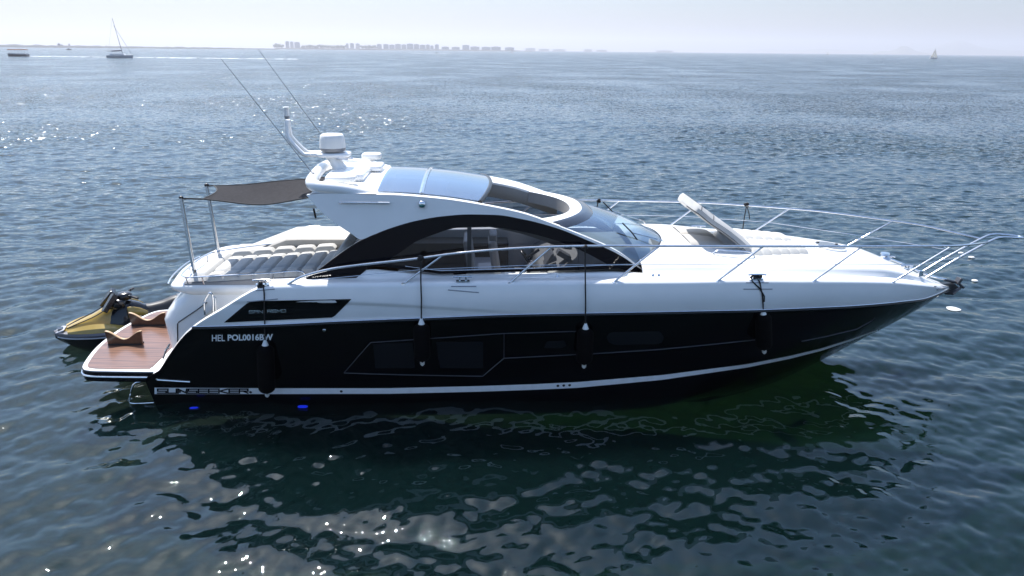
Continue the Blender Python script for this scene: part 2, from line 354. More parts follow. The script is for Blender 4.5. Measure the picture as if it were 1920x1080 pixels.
RUBPX = [(358, 615), (496, 611.5), (650, 604.5), (790, 599), (975, 592), (1080, 590), (1200, 588), (1300, 586), (1400, 584), (1510, 580), (1622, 574), (1690, 567.5), (1742, 559)]
zr_pts = zline(RUBPX, br)+[(17.45, 1.75)]
SHPX = [(480, 538), (620, 534.5), (760, 532.5), (950, 531), (1080, 530), (1344, 528), (1524, 528), (1672, 530), (1730, 535)]
zs_pts = zline(SHPX, bs)+[(17.45, 1.78)]
zr = pchip([(1.0, zr_pts[0][1]-.02)]+zr_pts); zs = pchip([(1.0, zs_pts[0][1]-.02)]+zs_pts)
zstem = pchip([(12.2, -1.0), (13.6, -.62), (14.84, .02), (15.5, .418), (16.41, .963), (17.08, 1.424), (17.45, 1.75)])
xa_f = pchip([(-1, .96), (0, .96), (.3, .93), (.38, .99), (.45, 1.22), (.5, 1.30), (.62, 1.46), (.93, 1.93), (1., 2.08)])
def xf_f(tau):
    lo, hi = 12.2, 17.45
    for _ in range(40):
        m_ = (lo+hi)/2
        if float(zstem(m_)) < (tau*float(zr(m_)) if tau >= 0 else tau*1.75): lo = m_
        else: hi = m_
    return hi
SS = np.r_[np.linspace(0, .55, 34)[:-1], np.linspace(.55, 1., 50)]
def hull_row(tau):
    xa, xf = float(xa_f(tau)), xf_f(tau); row = []
    for s_ in SS:
        x = xa+s_*(xf-xa)
        if tau >= 0:
            b0 = float(bw(.96+s_*13.88)); b1 = float(br(2.08+s_*15.37)); g = tau**.95
            b = b0*(1-g)+b1*g; z = tau*float(zr(x))
        else:
            b0 = float(bw(.96+s_*13.88)); k = -tau/.55; b = b0*(1-k**2.2*.97)*.985; z = tau*1.75
        if s_ == 1: b = .0
        row.append((x, -b, z))
    return row
TAUS = [-.55, -.42, -.28, -.14, -.05, 0., .06, .12, .18, .24, .3, .34, .38, .42, .46, .5, .56, .62, .7, .78, .86, .93, 1.]
hrows = [hull_row(t) for t in TAUS]
q = B(); q.grid(hrows); q.grid([[mir(p) for p in r_] for r_ in hrows], flip=True)
q.grid([[r_[0], mir(r_[0])] for r_ in hrows])
hull = q.build('hull', BLACK, Y, angle=50, label='glossy black lower hull')
hull_bvh = BVHTree.FromPolygons([Vector(v) for v in q.v], q.f)
# white topsides with a shallow scooped panel aft
xt_f = pchip([(0, 2.08), (.15, 2.25), (.5, 2.72), (.8, 3.1), (.93, 3.3), (1., 3.5)])
SIG = np.linspace(0, 1, 26)
def top_row(sg):
    xa = float(xt_f(sg)); row = []
    for s_ in np.r_[np.linspace(0, .5, 60)[:-1], np.linspace(.5, 1., 60)]:
        x = xa+s_*(17.45-xa); z0 = float(zr(x)); z1 = float(zs(x)); z = z0+sg*(z1-z0)
        bul = .035*math.sin(math.pi*min(1, sg*1.05))*min(1, (17.45-x)/4)
        b = float(br(x))*(1-sg)+float(bs(x))*sg+bul
        xc = min(max((x-3.0)/5.6, 0), 1); lim = .66*(1-xc**1.7); dd = min(max((lim-sg)/.08, 0), 1)*min(1, sg/.07)
        b -= .045*dd*dd*(3-2*dd)*(1-xc)**.7*min(1, max(0, (x-2.4)/1.2))
        if sg > .94: b -= .03*((sg-.94)/.06)**2
        row.append((x, -max(b, .015), z))
    return row
trows = [top_row(s_) for s_ in SIG]
def over(row, db, dz, wmin=.0):
    return [(x, -max(-y-db*min(1, max(0, (17.4-x)/1.2)), .012), z+dz) for x, y, z in row]
cap = [trows[-1], over(trows[-1], .03, .018), over(trows[-1], .08, .026), over(trows[-1], .2, .026)]
q = B(); q.grid(trows); q.grid([[mir(p) for p in r_] for r_ in trows], flip=True)
tops_bvh = BVHTree.FromPolygons([Vector(v) for v in q.v], q.f)
q.grid(cap); q.grid([[mir(p) for p in r_] for r_ in cap], flip=True)
tops = q.build('topsides', WHITE, Y, angle=50, label='white upper hull sides and gunwale')
def hit(u, v, bvh, off=.006):
    d = Vector(ray(u, v)); h = bvh.ray_cast(Vector(CAM_O), d)
    if h[0] is None: return None
    n = h[1] if h[1].dot(d) < 0 else -h[1]
    return h[0]+n*off
def strip_on(bvh, top, bot, step, off, name, m, both=True, parent=Y, label=None):
    tu = [p[0] for p in top]; us = np.arange(tu[0], tu[-1]+.01, step)
    if us[-1] < tu[-1]-.5: us = np.r_[us, tu[-1]]
    ft = np.interp(us, tu, [p[1] for p in top]); fb = np.interp(us, [p[0] for p in bot], [p[1] for p in bot])
    a, b, c = [], [], []
    for u, t, bo in zip(us, ft, fb):
        ps = [hit(u, t+(bo-t)*k, bvh, off) for k in (0, .5, 1)]
        if None in ps: continue
        a.append(ps[0]); b.append(ps[1]); c.append(ps[2])
    q = B(); q.grid([a, b, c])
    return both_sides(q, name, m, parent, label=label)
def line_on(bvh, pts, r_, name, m, off=.004, parent=Y, both=True, step=10, seg=6, lab=None):
    P = []
    for (u0, v0), (u1, v1) in zip(pts[:-1], pts[1:]):
        n = max(1, int(math.hypot(u1-u0, v1-v0)/step))
        P += [hit(u0+(u1-u0)*k/n, v0+(v1-v0)*k/n, bvh, off) for k in range(n)]
    P.append(hit(*pts[-1], bvh, off)); P = [p for p in P if p is not None]
    return both_sides(B().tube(P, r_, seg), name, m, parent, label=lab)
STOP = [(290, 726.5), (500, 727.5), (730, 727.5), (900, 723.5), (1000, 720), (1080, 716.2), (1240, 703), (1400, 682.5), (1480, 667), (1539, 653), (1600, 634), (1645, 617.5)]
SBOT = [(290, 738.5), (500, 738.5), (730, 738), (900, 734), (1000, 730.5), (1080, 727), (1240, 712), (1400, 688.8), (1480, 672.5), (1539, 657.5), (1600, 637), (1645, 619)]
strip_on(hull_bvh, STOP, SBOT, 8, .006, 'boot_stripe', STRIPE)
# rub rail between black hull and white topsides
rub = [(x, y-.012, z+.0) for x, y, z in trows[0]]
both_sides(B().tube(rub, .022, 8), 'rub_rail', TRIMBLK, Y)
rubw = [(x, y-.018, z+.035) for x, y, z in trows[0]]
both_sides(B().tube(rubw, .012, 6), 'rub_rail_insert', STEEL, Y)

# quarter windows with the model lettering
def poly_on(bvh, pts, off, nx=14):
    # fill a convex outline of the photo on the surface
    us = np.linspace(min(p[0] for p in pts)+.2, max(p[0] for p in pts)-.2, nx); rows = []
    for u in us:
        vs = []
        for (u0, v0), (u1, v1) in zip(pts, pts[1:]+pts[:1]):
            if (u0-u)*(u1-u) <= 0 and u0 != u1: vs.append(v0+(v1-v0)*(u-u0)/(u1-u0))
        a, b = min(vs), max(vs); rows.append([hit(u, a+(b-a)*k/4, bvh, off) for k in range(5)])
    return rows
QW = [(420, 604.5), (466, 566), (478, 564.5), (659, 560.5), (654, 566), (625, 595)]
rows = poly_on(tops_bvh, QW, .007, 40); q = B(); q.grid(rows)
qw = q.build('quarter_window', DARKWIN, Y); q = B(); q.grid([[mir(p) for p in r_] for r_ in rows], flip=True); q.build('quarter_window', DARKWIN, Y)
STROKE = {'S': [[(1, 1), (0, 1), (0, .5), (1, .5), (1, 0), (0, 0)]], 'U': [[(0, 1), (0, 0), (1, 0), (1, 1)]], 'N': [[(0, 0), (0, 1), (1, 0), (1, 1)]],
          'E': [[(1, 1), (0, 1), (0, 0), (1, 0)], [(0, .5), (1, .5)]], 'K': [[(0, 1), (0, 0)], [(1, 1), (.1, .5), (1, 0)]],
          'R': [[(0, 0), (0, 1), (1, 1), (1, .5), (0, .5)], [(.45, .5), (1, 0)]], 'A': [[(0, 0), (0, 1), (1, 1), (1, 0)], [(0, .5), (1, .5)]],
          'M': [[(0, 0), (0, 1), (.5, .35), (1, 1), (1, 0)]], 'O': [[(0, 0), (0, 1), (1, 1), (1, 0), (0, 0)]]}
def stroke_text(txt, u0, u1, vb, vt, tu, tv, bvh, off, name, m, parent, gap=.22, slope=0.):
    n = len(txt); cw = (u1-u0)/(n+gap*(n-1)); q = B(); k = 0
    for i, ch in enumerate(txt):
        ox = u0+i*cw*(1+gap)
        for pl in STROKE[ch]:
            for (ax, ay), (bx, by) in zip(pl[:-1], pl[1:]):
                A_ = (ox+ax*cw, vb+(vt-vb)*ay); B_ = (ox+bx*cw, vb+(vt-vb)*by)
                dx, dy = B_[0]-A_[0], B_[1]-A_[1]; L_ = math.hypot(dx, dy); dx /= L_; dy /= L_
                hx, hy = -dy*tu/2, dx*tv/2; ex, ey = dx*tu/2, dy*tv/2
                pts = [(A_[0]-ex+hx, A_[1]-ey+hy), (B_[0]+ex+hx, B_[1]+ey+hy), (B_[0]+ex-hx, B_[1]+ey-hy), (A_[0]-ex-hx, A_[1]-ey-hy)]
                k += 1; P = [hit(u, v+slope*(u-u0), bvh, off+.0004*(k % 5)) for u, v in pts]
                if None not in P: q.add(P, [(0, 1, 2, 3)])
    return q.build(name, m, parent)
stroke_text('SAN', 467.5, 493, 587, 582.3, 1.1, 1.2, tops_bvh, .0095, 'lettering', STEEL, qw, slope=-.03)
stroke_text('REMO', 502, 536, 585.8, 581.1, 1.1, 1.2, tops_bvh, .0095, 'lettering', STEEL, qw, slope=-.03)
stroke_text('SUNSEEKER', 296, 465, 736.6, 729, 3.0, 2.5, hull_bvh, .0085, 'lettering', mat('letter_black', (.001, .001, .0015), .7, spec=.05), Y, gap=.2)
def font_text(txt, u0, u1, vb, vt, bold, slope, bvh, off, name, m, parent):
    cu = bpy.data.curves.new('t', 'FONT'); cu.body = txt; cu.size = 1; cu.offset = bold; cu.resolution_u = 3
    o = bpy.data.objects.new('t', cu); C.objects.link(o); dg = bpy.context.evaluated_depsgraph_get(); dg.update()
    me = bpy.data.meshes.new_from_object(o.evaluated_get(dg)); bpy.data.objects.remove(o)
    V = np.array([v.co[:] for v in me.vertices]); x0, x1 = V[:, 0].min(), V[:, 0].max(); y0, y1 = V[:, 1].min(), V[:, 1].max()
    P = []
    for x, y, _ in V:
        u = u0+(u1-u0)*(x-x0)/(x1-x0); v = vb+(vt-vb)*(y-y0)/(y1-y0)+slope*(u-u0); P.append(hit(u, v, bvh, off))
    q = B(); q.add(P, [tuple(p.vertices) for p in me.polygons]); bpy.data.meshes.remove(me)
    return q.build(name, m, parent, recalc=False)
font_text('HEL', 397.5, 422, 639.6, 627.6, .012, -.012, hull_bvh, .006, 'lettering', STRIPE, Y)
font_text('POL0016BW', 427, 512, 638.6, 626.6, .035, -.012, hull_bvh, .006, 'lettering', STRIPE, Y)

# hull side windows and their thin surrounds
for pts in ([(700, 644.5), (775, 641.5), (778, 690), (703, 690)], [(818, 641), (906, 640), (906, 690), (824, 690)],
            [(1137, 633), (1141, 625), (1150, 622), (1236, 621), (1244, 627), (1245, 634), (1240, 642), (1230, 645), (1150, 646), (1141, 641)],
            [(1020, 652), (1025, 640), (1058, 638), (1062, 648), (1052, 652.5)]):
    rows = poly_on(hull_bvh, pts, .006, 24); q = B(); q.grid(rows); q.build('hull_window', HULLWIN, Y)
    q = B(); q.grid([[mir(p) for p in r_] for r_ in rows], flip=True); q.build('hull_window', HULLWIN, Y)
LINEM = mat('dark_hull_trim', (.05, .05, .062), .22, var=.1)
line_on(hull_bvh, [(645, 699), (695, 642), (820, 633.5), (945, 625), (1080, 621)], .009, 'hull_recess_edge', LINEM)
line_on(hull_bvh, [(645, 699), (700, 701), (800, 703.5), (905, 705.3), (945, 671.5), (1080, 664.5), (1112, 664)], .010, 'hull_recess_edge', LINEM)
line_on(hull_bvh, [(945, 626), (945, 671)], .007, 'hull_recess_edge', LINEM)
line_on(hull_bvh, [(1112, 663), (1230, 655.5), (1330, 646), (1415, 637)], .011, 'hull_recess_edge', LINEM)
line_on(hull_bvh, [(1503, 639.5), (1550, 630.5), (1606, 617), (1635, 601), (1640, 596)], .010, 'hull_recess_edge', LINEM)
def dots(pts, r_, bvh, name, m):
    for u, v in pts:
        p = hit(u, v, bvh, .004); p2 = hit(u, v, bvh, .02); n = (p2-p).normalized()
        B().lathe(p, [(0, .016), (r_*.7, .016), (r_, .004), (r_*1.05, -.004)], 14, axis=n).build(name, m, Y)
dots([(640, 733.4), (1046, 723), (1057, 722.4), (1068, 721.8), (337, 734), (350, 734), (470, 735)], .028, hull_bvh, 'drain_outlet', TRIMBLK)
dots([(608, 619)], .035, hull_bvh, 'drain_outlet', STEEL)
# underwater lights
BLUE = mat('blue_lamp', (.02, .05, .9), .3, emit=(.01, .03, 1.), estr=.15)
for u, v in ((365, 763.5), (568, 760.5)):
    p = PZ(u, v, .015); B().blob((p[0], p[1]-.02, .005), (.2, .08, .04), seg=14, e=.7).build('underwater_light', BLUE, Y)

# ---- swim platform
aft = spline([(1.25, -1.70, 0), (.3, -1.66, 0), (-.15, -1.62, 0), (-.35, -1.5, 0), (-.47, -1.2, 0), (-.6, -.6, 0), (-.64, 0, 0), (-.6, .6, 0), (-.47, 1.2, 0), (-.35, 1.5, 0), (-.15, 1.62, 0), (.3, 1.66, 0), (1.25, 1.70, 0)], 6)
def slab(outline, z0, z1, name, m, parent=Y, bevel=.012):
    q = B(); q.prism([(p[0], p[1], z0) for p in outline], (0, 0, z1-z0)); return q.build(name, m, parent, bevel=bevel, angle=40)
def inset(ol, d):
    P = [Vector((p[0], p[1])) for p in ol]; out = []
    for i in range(len(P)):
        t = (P[min(i+1, len(P)-1)]-P[max(i-1, 0)]).normalized(); n = Vector((-t.y, t.x)); out.append((P[i].x-n.x*d*-1 if False else P[i].x+n.x*-d, P[i].y-n.y*d, 0))
    return out
slab(aft, .50, .695, 'swim_platform', BLACK)
slab(inset(aft, .015), .699, .722, 'platform_trim', WHITE, bevel=.006)
tk = [p for p in inset(aft, .10)]; tk = [(min(p[0], .96), max(-1.56, min(1.56, p[1])), 0) for p in tk]
slab(tk, .724, .731, 'teak_deck', TEAK, bevel=.0)
slab([(.97, -1.5, 0), (1.6, -1.6, 0), (1.9, -1.2, 0), (1.9, -.95, 0), (.97, -.95, 0)], .724, .731, 'teak_deck', TEAK, bevel=0)
edge = [(p[0], p[1], .61) for p in inset(aft, -.008)]
B().tube(edge, .022, 8).build('platform_fender_strip', STEEL, Y)
e2 = PB(357, 715.5, lambda x, z: 1.93); B().tube([edge[0], (1.02, -1.72, .61), hit(298, 712, hull_bvh, .004)], .022, 8).build('platform_fender_strip', STEEL, Y); line_on(hull_bvh, [(296, 711.8), (357, 715.6)], .022, 'platform_fender_strip', STEEL, off=.004, seg=8)
# swim ladder bracket under platform
lad = spline([(.75, -1.55, .45), (.62, -1.6, .42), (.5, -1.62, .1), (.55, -1.62, .02), (.95, -1.62, .03)], 6)
B().tube(lad, .018, 8).build('boarding_ladder', STEEL, Y)

# ---- transom block (garage door, sunpad base)
def block_row(z, inset_n, aftx, y1=1.95, sx=4.6):
    yn = -.92+inset_n; ol = [(sx, yn)]; n = 8
    r_ = .32
    ol += [(x, yn) for x in (3.6, 2.8, 2.2)]
    for k in range(n+1):
        a = math.pi/2*k/n; ol.append((aftx+r_-r_*math.sin(a), yn+r_-r_*math.cos(a)))
    for k in range(1, 12):
        t = k/12; y = yn+r_+(y1-r_-yn-r_)*t; ol.append((aftx-.16*math.sin(math.pi*t), y))
    for k in range(n+1):
        a = math.pi/2*k/n; ol.append((aftx+r_-r_*math.cos(a), y1-r_+r_*math.sin(a)))
    ol += [(sx, y1)]
    return [(x, y, z) for x, y in ol]
prof = [(.70, 0., 1.02), (.95, 0., .99), (1.25, 0, .96), (1.42, .0, .95), (1.5, .01, .99), (1.62, .02, 1.05), (1.8, .03, 1.22), (1.93, .04, 1.38), (1.98, .05, 1.41), (2.02, .0, 1.34), (2.08, -.02, 1.2), (2.14, -.02, 1.19), (2.18, .0, 1.22), (2.2, .05, 1.32), (2.21, .2, 1.5)]
rows = [block_row(*p) for p in prof]
q = B(); q.grid(rows); q.add(rows[-1], [tuple(range(len(rows[-1])))])
blk = q.build('transom_block', WHITE, Y, angle=60)
seam = [PY(u, v, -.925) for u, v in ((388, 567), (383, 571), (368, 582), (350, 594), (334.5, 604.5), (333, 607), (333, 642))]
B().tube(seam, .011, 6).build('garage_door_seam', SEAM, Y)
# upper coaming round the sun pad (white), sloping up to the bow
q = B()
def pad_base(y0, y1, x0, x1, z0, z1, lo=2.15, name='sunpad_base', m=WHITE):
    q = B(); n = 10; rows = []
    for i in range(n+1):
        x = x0+(x1-x0)*i/n; zt = z0+(z1-z0)*i/n
        rows.append([(x, y0, lo), (x, y0, zt-.03), (x, y0+.03, zt), (x, y1-.03, zt), (x, y1, zt-.03), (x, y1, lo)])
    q.grid(rows); q.add(rows[0], [(0, 1, 2, 3, 4, 5)]); q.add(rows[-1], [(5, 4, 3, 2, 1, 0)]); return q.build(name, m, Y)
pad_base(-.90, .82, 1.55, 4.55, 2.24, 2.42, name='sunpad_base', m=GREY)
# sun pad: padded ribs across, one cushion frame
def rib(x0, x1, y0, y1, z0, z1, h, n=8, ny=14):
    rows = []
    for i in range(n+1):
        t = i/n; x = x0+(x1-x0)*t; zz = z0+(z1-z0)*t; e = (1-abs(2*t-1)**4.5)**.5 if 0 < t < 1 else 0
        rows.append([(x, y0+(y1-y0)*j/ny, zz+h*(.5+.5*e)*(min(1, (1-abs(2*j/ny-1))*5)**.5 if 0 < j < ny else 0)) for j in range(ny+1)])
    return rows
pad = thing('dummy', '', '', (0, 0, 0)); bpy.data.objects.remove(pad)
zpad = lambda x: 2.25+(x-1.6)*.062
sp = B(); xs = [1.98+.30*i for i in range(8)]
for x0 in xs: sp.grid(rib(x0, x0+.30, -.62, .52, zpad(x0), zpad(x0+.3), .115))
for x0 in xs:  # near bolster of each rib
    sp.grid(rib(x0, x0+.30, -.90, -.62, zpad(x0)-.02, zpad(x0+.3)-.02, .13, ny=8))
sunpad = sp.build('sunpad', CUSH, Y, angle=70, recalc=False)
sb = B(); sb.grid(rib(1.68, 1.98, -.90, .78, zpad(1.7), zpad(1.98), .15)); sb.build('bolster', CUSH, sunpad, angle=70, recalc=False)
sb = B()
for x0 in (1.98, 2.42, 2.86, 3.3, 3.74): sb.grid(rib(x0, x0+.44, .52, .80, zpad(x0)+.02, zpad(x0+.44)+.02, .15))
sb.build('bolster', CUSH, sunpad, angle=70, recalc=False)
hd = B(); hr = Matrix.Rotation(R(-52), 3, 'Y')
for yy in (-.55, 0., .5): hd.blob((4.52, yy, zpad(4.5)+.27), (.62, .54, .2), hr, 18, .45)
hd.build('headrest', CUSH, sunpad, angle=70)
hd = B(); hd.box((4.72, -.05, zpad(4.7)+.18), (.1, 1.75, .5), Matrix.Rotation(R(18), 3, 'Y')); hd.build('headrest_panel', CREAM, sunpad, bevel=.03)
# port side moulding beyond the pad
q = B(); rows = []
for i in range(12):
    x = 1.75+2.9*i/11; zt = 2.25+.42*(min(1, max(0, (x-2.0)/1.1))**1)*1.
    rows.append([(x, .84, 2.15), (x, .84, zt-.05), (x, .9, zt), (x, 1.7, zt+.03), (x, 1.86, zt), (x, 1.95, zt-.06), (x, 1.97, 1.9)])
q.grid(rows); q.add(rows[0], [tuple(range(7))]); q.add(rows[-1], [tuple(range(6, -1, -1))]); q.build('port_coaming', CREAM, Y, angle=50)
# low steel rail round the pad
z_ = lambda x: zpad(x)+.12
lp = [(3.95, -1.02, 2.3), (3.85, -1.03, z_(3.8)), (3.3, -1.03, z_(3.3)), (2.6, -1.02, z_(2.6)), (1.95, -1.0, z_(1.95)), (1.62, -.95, z_(1.6)), (1.47, -.75, z_(1.5)), (1.42, -.3, z_(1.45)), (1.40, .2, z_(1.4)), (1.44, .6, z_(1.45)), (1.6, .86, z_(1.6)), (2.4, .9, z_(2.4)+.06), (3.2, .9, z_(3.2)+.1), (3.75, .9, z_(3.7)+.14), (3.95, .9, 2.5)]
pr = B().tube(spline(lp, 6), .017, 8).build('sunpad_rail', STEEL, Y)
for i in (2, 4, 5, 7, 9, 10, 12):
    x, y_, zz = lp[i]; B().tube([(x, y_, zz), (x, y_+(.06 if y_ < 0 else -.04), zz-.17)], .013, 8).build('rail_post', STEEL, pr)
ar = spline([(1.22, -.86, 2.20), (1.13, -.5, 2.21), (1.07, 0, 2.22), (1.05, .5, 2.22), (1.1, 1., 2.21)], 6)
B().tube(ar, .014, 8).build('transom_grab_rail', STEEL, Y)
# hull wings: inner faces and walkway on the starboard side
for sgn in (1, -1):
    q = B()
    outer = [r_[0] for r_ in hrows if r_[0][2] > .7]+[r_[0] for r_ in trows]
    outer = [(x, y*sgn, z) for x, y, z in outer]
    inner = [(x+.04, (abs(y)-.17)*(-sgn), z) for x, y, z in outer]
    q.grid([outer, [(a[0]-.02, (a[1]+b[1])/2, a[2]+.012) for a, b in zip(outer, inner)], inner]); 
    low = [(p[0], p[1]*.9, .72) for p in inner]; q.grid([inner, low])
    top = [(x, (abs(y)-.2)*(-sgn), z+.026) for x, y, z in trows[-1] if x < 5.0]
    q.grid([top, [(p[0], p[1]*.85, 1.0) for p in top], [(p[0], p[1]*.8, .72) for p in top]])
    q.build('quarter_inner_side', WHITE, Y, angle=50)
q = B()
for x0, z0 in ((.98, .735), (1.9, 1.02), (2.3, 1.3), (2.7, 1.55), (3.1, 1.62)): q.box((x0+(4.8-x0)/2, -1.27, z0-.14), (4.8-x0, .74, .28))
q.build('side_steps', NONSKID, Y, bevel=.015)
# gate and grab handle by the steps
g_ = [PY(u, v, -1.25) for u, v in ((384, 590), (383, 568), (388, 556), (394, 549), (399, 556), (400, 585))]
B().tube(spline(g_, 5), .018, 8).build('boarding_gate', STEEL, Y)
g_ = [PY(u, v, -1.25) for u, v in ((399, 556), (404, 558), (405, 585))]
B().tube(g_, .016, 8).build('boarding_gate', STEEL, Y)
g_ = [PY(u, v, -1.45) for u, v in ((306, 672), (312, 655), (318, 645))]
B().tube(g_, .016, 8).build('stern_cleat', STEEL, Y); B().tube([PY(u, v, -1.45) for u, v in ((309, 658), (317, 651))], .014, 8).build('stern_cleat', STEEL, Y)

# ---- side decks, cockpit sole, foredeck
zc = lambda x: np.interp(x, [3.4, 4.9, 5.25, 6.5, 9.7, 10.3], [2.52, 2.5, 2.76, 2.63, 2.69, 2.66])
for sgn in (-1, 1):
    q = B(); rows = []
    for x in np.linspace(3.45, 10.32, 40):
        b = float(bs(x)); z = float(zs(x))+.026
        rows.append([(x, sgn*(b-.18), z), (x, sgn*(b-.22), z+.004), (x, sgn*1.78, max(z+.0, min(float(zc(x))-.04, z+.05))), (x, sgn*1.735, max(z, float(zc(x)))), (x, sgn*1.66, max(z, float(zc(x)))), (x, sgn*1.62, 1.5)])
    q.grid(rows); q.build('side_deck', WHITE, Y, angle=40)
B().box((7.4, 0, 1.45), (6.2, 3.3, .1)).build('cockpit_floor', WDARK, Y)
hz = pchip([(10.0, .30), (11.2, .33), (12.5, .24), (14, .25), (15.2, .27), (16.3, .12), (17.0, .03), (17.4, 0.)])
NQ = 28
def deck_z(x, qn):
    h = float(hz(x)); f = (1-abs(qn)**3.2)
    st = min(1, max(0, (.93-abs(qn))/.05)); st = st*st*(3-2*st)
    return float(zs(x))+.026+.045*st*min(1, h/.1)+(h-.03)*f*min(1, max(0, (.97-abs(qn))/.1)) if h > .03 else float(zs(x))+.026
rows = []
for x in np.r_[np.linspace(10.3, 16.4, 70), np.linspace(16.5, 17.38, 12)]:
    b = float(bs(x))-.18*min(1, max(0, (17.4-x)/1.2)); rows.append([(x, b*k, deck_z(x, k)) for k in np.linspace(-1, 1, 2*NQ+1)])
q = B(); q.grid(rows); q.build('foredeck', WHITE, Y, angle=50)
deck_bvh = BVHTree.FromPolygons([Vector(v) for v in q.v], q.f)
def on_deck(x, y_, off=0.):
    h = deck_bvh.ray_cast(Vector((x, y_, 6)), Vector((0, 0, -1))); return Vector((x, y_, (h[0].z if h[0] else 2.5)+off))

# ---- hardtop arch (both sides)
def ys(x, z):
    return 1.74-.23*min(max((z-2.6)/1.4, -.1), 1.1)-(.30*((x-9.)/1.5)**2 if x > 9 else 0)
def AP(u, v, off=0.):
    p = PB(u, v, lambda x, z: ys(x, z)+off); return p
TOPE = pchip([(575, 365.5), (600, 363), (680, 364.5), (740, 366), (790, 369.5), (840, 374.5), (880, 380.5), (930, 389.5), (980, 400.5), (1040, 421.5), (1105, 447), (1160, 472.5), (1205, 505.5)])
LOWE = pchip([(575, 366.5), (588, 382), (600, 395), (620, 412), (640, 426), (660, 439), (676, 449), (700, 440), (730, 428.5), (780, 414), (830, 405.5), (880, 402), (930, 403), (980, 411), (1040, 426.5), (1105, 452), (1160, 477), (1205, 507)])
OUT = pchip([(560, 530.5), (575, 522), (600, 504), (640, 474), (676, 451), (700, 441), (730, 429), (780, 414.5), (830, 406), (880, 402.5), (930, 403.5), (980, 411.5), (1040, 427), (1105, 452.5), (1160, 477.5), (1202, 506)])
BOT = lambda u: np.interp(u, [560, 662, 690, 697, 720, 825, 1000, 1160, 1187, 1202], [531, 527.5, 503, 498.5, 500, 513.5, 509, 503.5, 510.5, 507])
WIN_T = pchip([(722, 495), (735, 483), (752, 472), (780, 453), (810, 441), (855, 427.5), (905, 424), (967, 432), (1030, 447), (1090, 470), (1140, 496)])
WIN_B = lambda u: np.interp(u, [722, 760, 825, 1000, 1140], [495.5, 500, 508.5, 504, 498])
def band(us, ft, fb, off, name, m, nv=5, thick=.05, parent=Y, bevel=.0):
    rows = [[AP(u, float(ft(u))+(float(fb(u))-float(ft(u)))*k/nv, off) for k in range(nv+1)] for u in us]
    q = B()
    def shell(rw, sg):
        inn = [[(p[0], p[1]+thick*sg, p[2]) for p in r_] for r_ in rw]
        q.grid(rw); q.grid(inn)
        q.grid([[r_[0] for r_ in rw], [r_[0] for r_ in inn]]); q.grid([[r_[-1] for r_ in rw], [r_[-1] for r_ in inn]])
        q.grid([rw[0], inn[0]]); q.grid([rw[-1], inn[-1]])
    shell(rows, 1)
    return both_sides(q, name, m, parent, angle=40)
U = np.r_[np.linspace(575, 700, 26), np.linspace(710, 1205, 60)]
fair = band(U, TOPE, LOWE, .012, 'hardtop_side', WHITE, nv=8, thick=.10)
arch = B()
band(np.r_[np.linspace(560, 700, 30), np.linspace(704, 722.3, 5)], OUT, BOT, 0., 'arch_panel', ARCHBLK, nv=8)
band(np.r_[np.linspace(722, 1140, 70)], OUT, WIN_T, 0., 'arch_panel', ARCHBLK, nv=4)
band(np.r_[np.linspace(722, 1140, 50)], WIN_B, BOT, 0., 'arch_panel', ARCHBLK, nv=2)
band(np.r_[np.linspace(1140, 1202, 16)], OUT, BOT, 0., 'arch_panel', ARCHBLK, nv=4)
for ua, ub in ((722, 876), (884, 1140)):
    us = np.linspace(ua, ub, 40); rows = [[AP(u, float(WIN_T(u))+(float(WIN_B(u))-float(WIN_T(u)))*k/4, -.025) for k in range(5)] for u in us]
    q = B(); q.grid(rows); q.build('side_window', TINT, Y); q = B(); q.grid([[mir(p) for p in r_] for r_ in rows], flip=True); q.build('side_window', TINT, Y)
band(np.linspace(876, 884, 3), WIN_T, WIN_B, -.01, 'window_pillar', TRIMBLK, nv=4)
sill = [AP(u, float(WIN_B(u))-1.2, .01) for u in np.linspace(760, 1190, 40)]
both_sides(B().tube(sill, .008, 6), 'window_trim', STEEL, Y)

# roof: edge line of the side taken as its border
def edge_at(x):
    lo, hi = 575., 1205.
    for _ in range(30):
        m_ = (lo+hi)/2
        if AP(m_, float(TOPE(m_)), .012)[0] < x: lo = m_
        else: hi = m_
    p = AP(lo, float(TOPE(lo)), .012); return -p[1], p[2]
def roof_row(x, inset_=0., dz=0., crown=.1, n=18):
    yb, zb = edge_at(x); yb -= inset_
    return [(x, yb*k, zb+dz+crown*(1-k*k)) for k in np.linspace(-1, 1, n+1)]
xa0 = 4.25
q = B(); rows = []
for x in np.linspace(4.28, 5.45, 12):
    rows.append(roof_row(x, .0, .012, .10*min(1, (x-4.2)/.4+.3)))
q.grid(rows); und = [[(p[0], p[1], p[2]-.12) for p in r_] for r_ in rows]; q.grid(und); q.grid([rows[0], und[0]]); q.grid([rows[-1], und[-1]])
q.build('hardtop_roof', WHITE, Y, angle=40)
# raised rounded lip at the back of the roof
yb, zb = edge_at(4.4)
lip = spline([(5.3, -yb+.16, zb-.06), (4.85, -yb+.10, zb+.05), (4.42, -yb+.1, zb+.10), (4.24, -yb+.3, zb+.14), (4.18, -.6, zb+.18), (4.16, 0, zb+.2), (4.18, .6, zb+.18), (4.24, yb-.3, zb+.14), (4.42, yb-.1, zb+.1), (4.85, yb-.10, zb+.05), (5.3, yb-.16, zb-.06)], 7)
B().tube(lip, .11, 12).build('roof_lip', WHITE, Y, angle=60)
q = B(); q.box((4.75, .0, zb+.15), (.7, 1.5, .14)); q.box((5.05, .45, zb+.17), (.5, .6, .12)); q.build('roof_pedestal', WHITE, Y, bevel=.05)
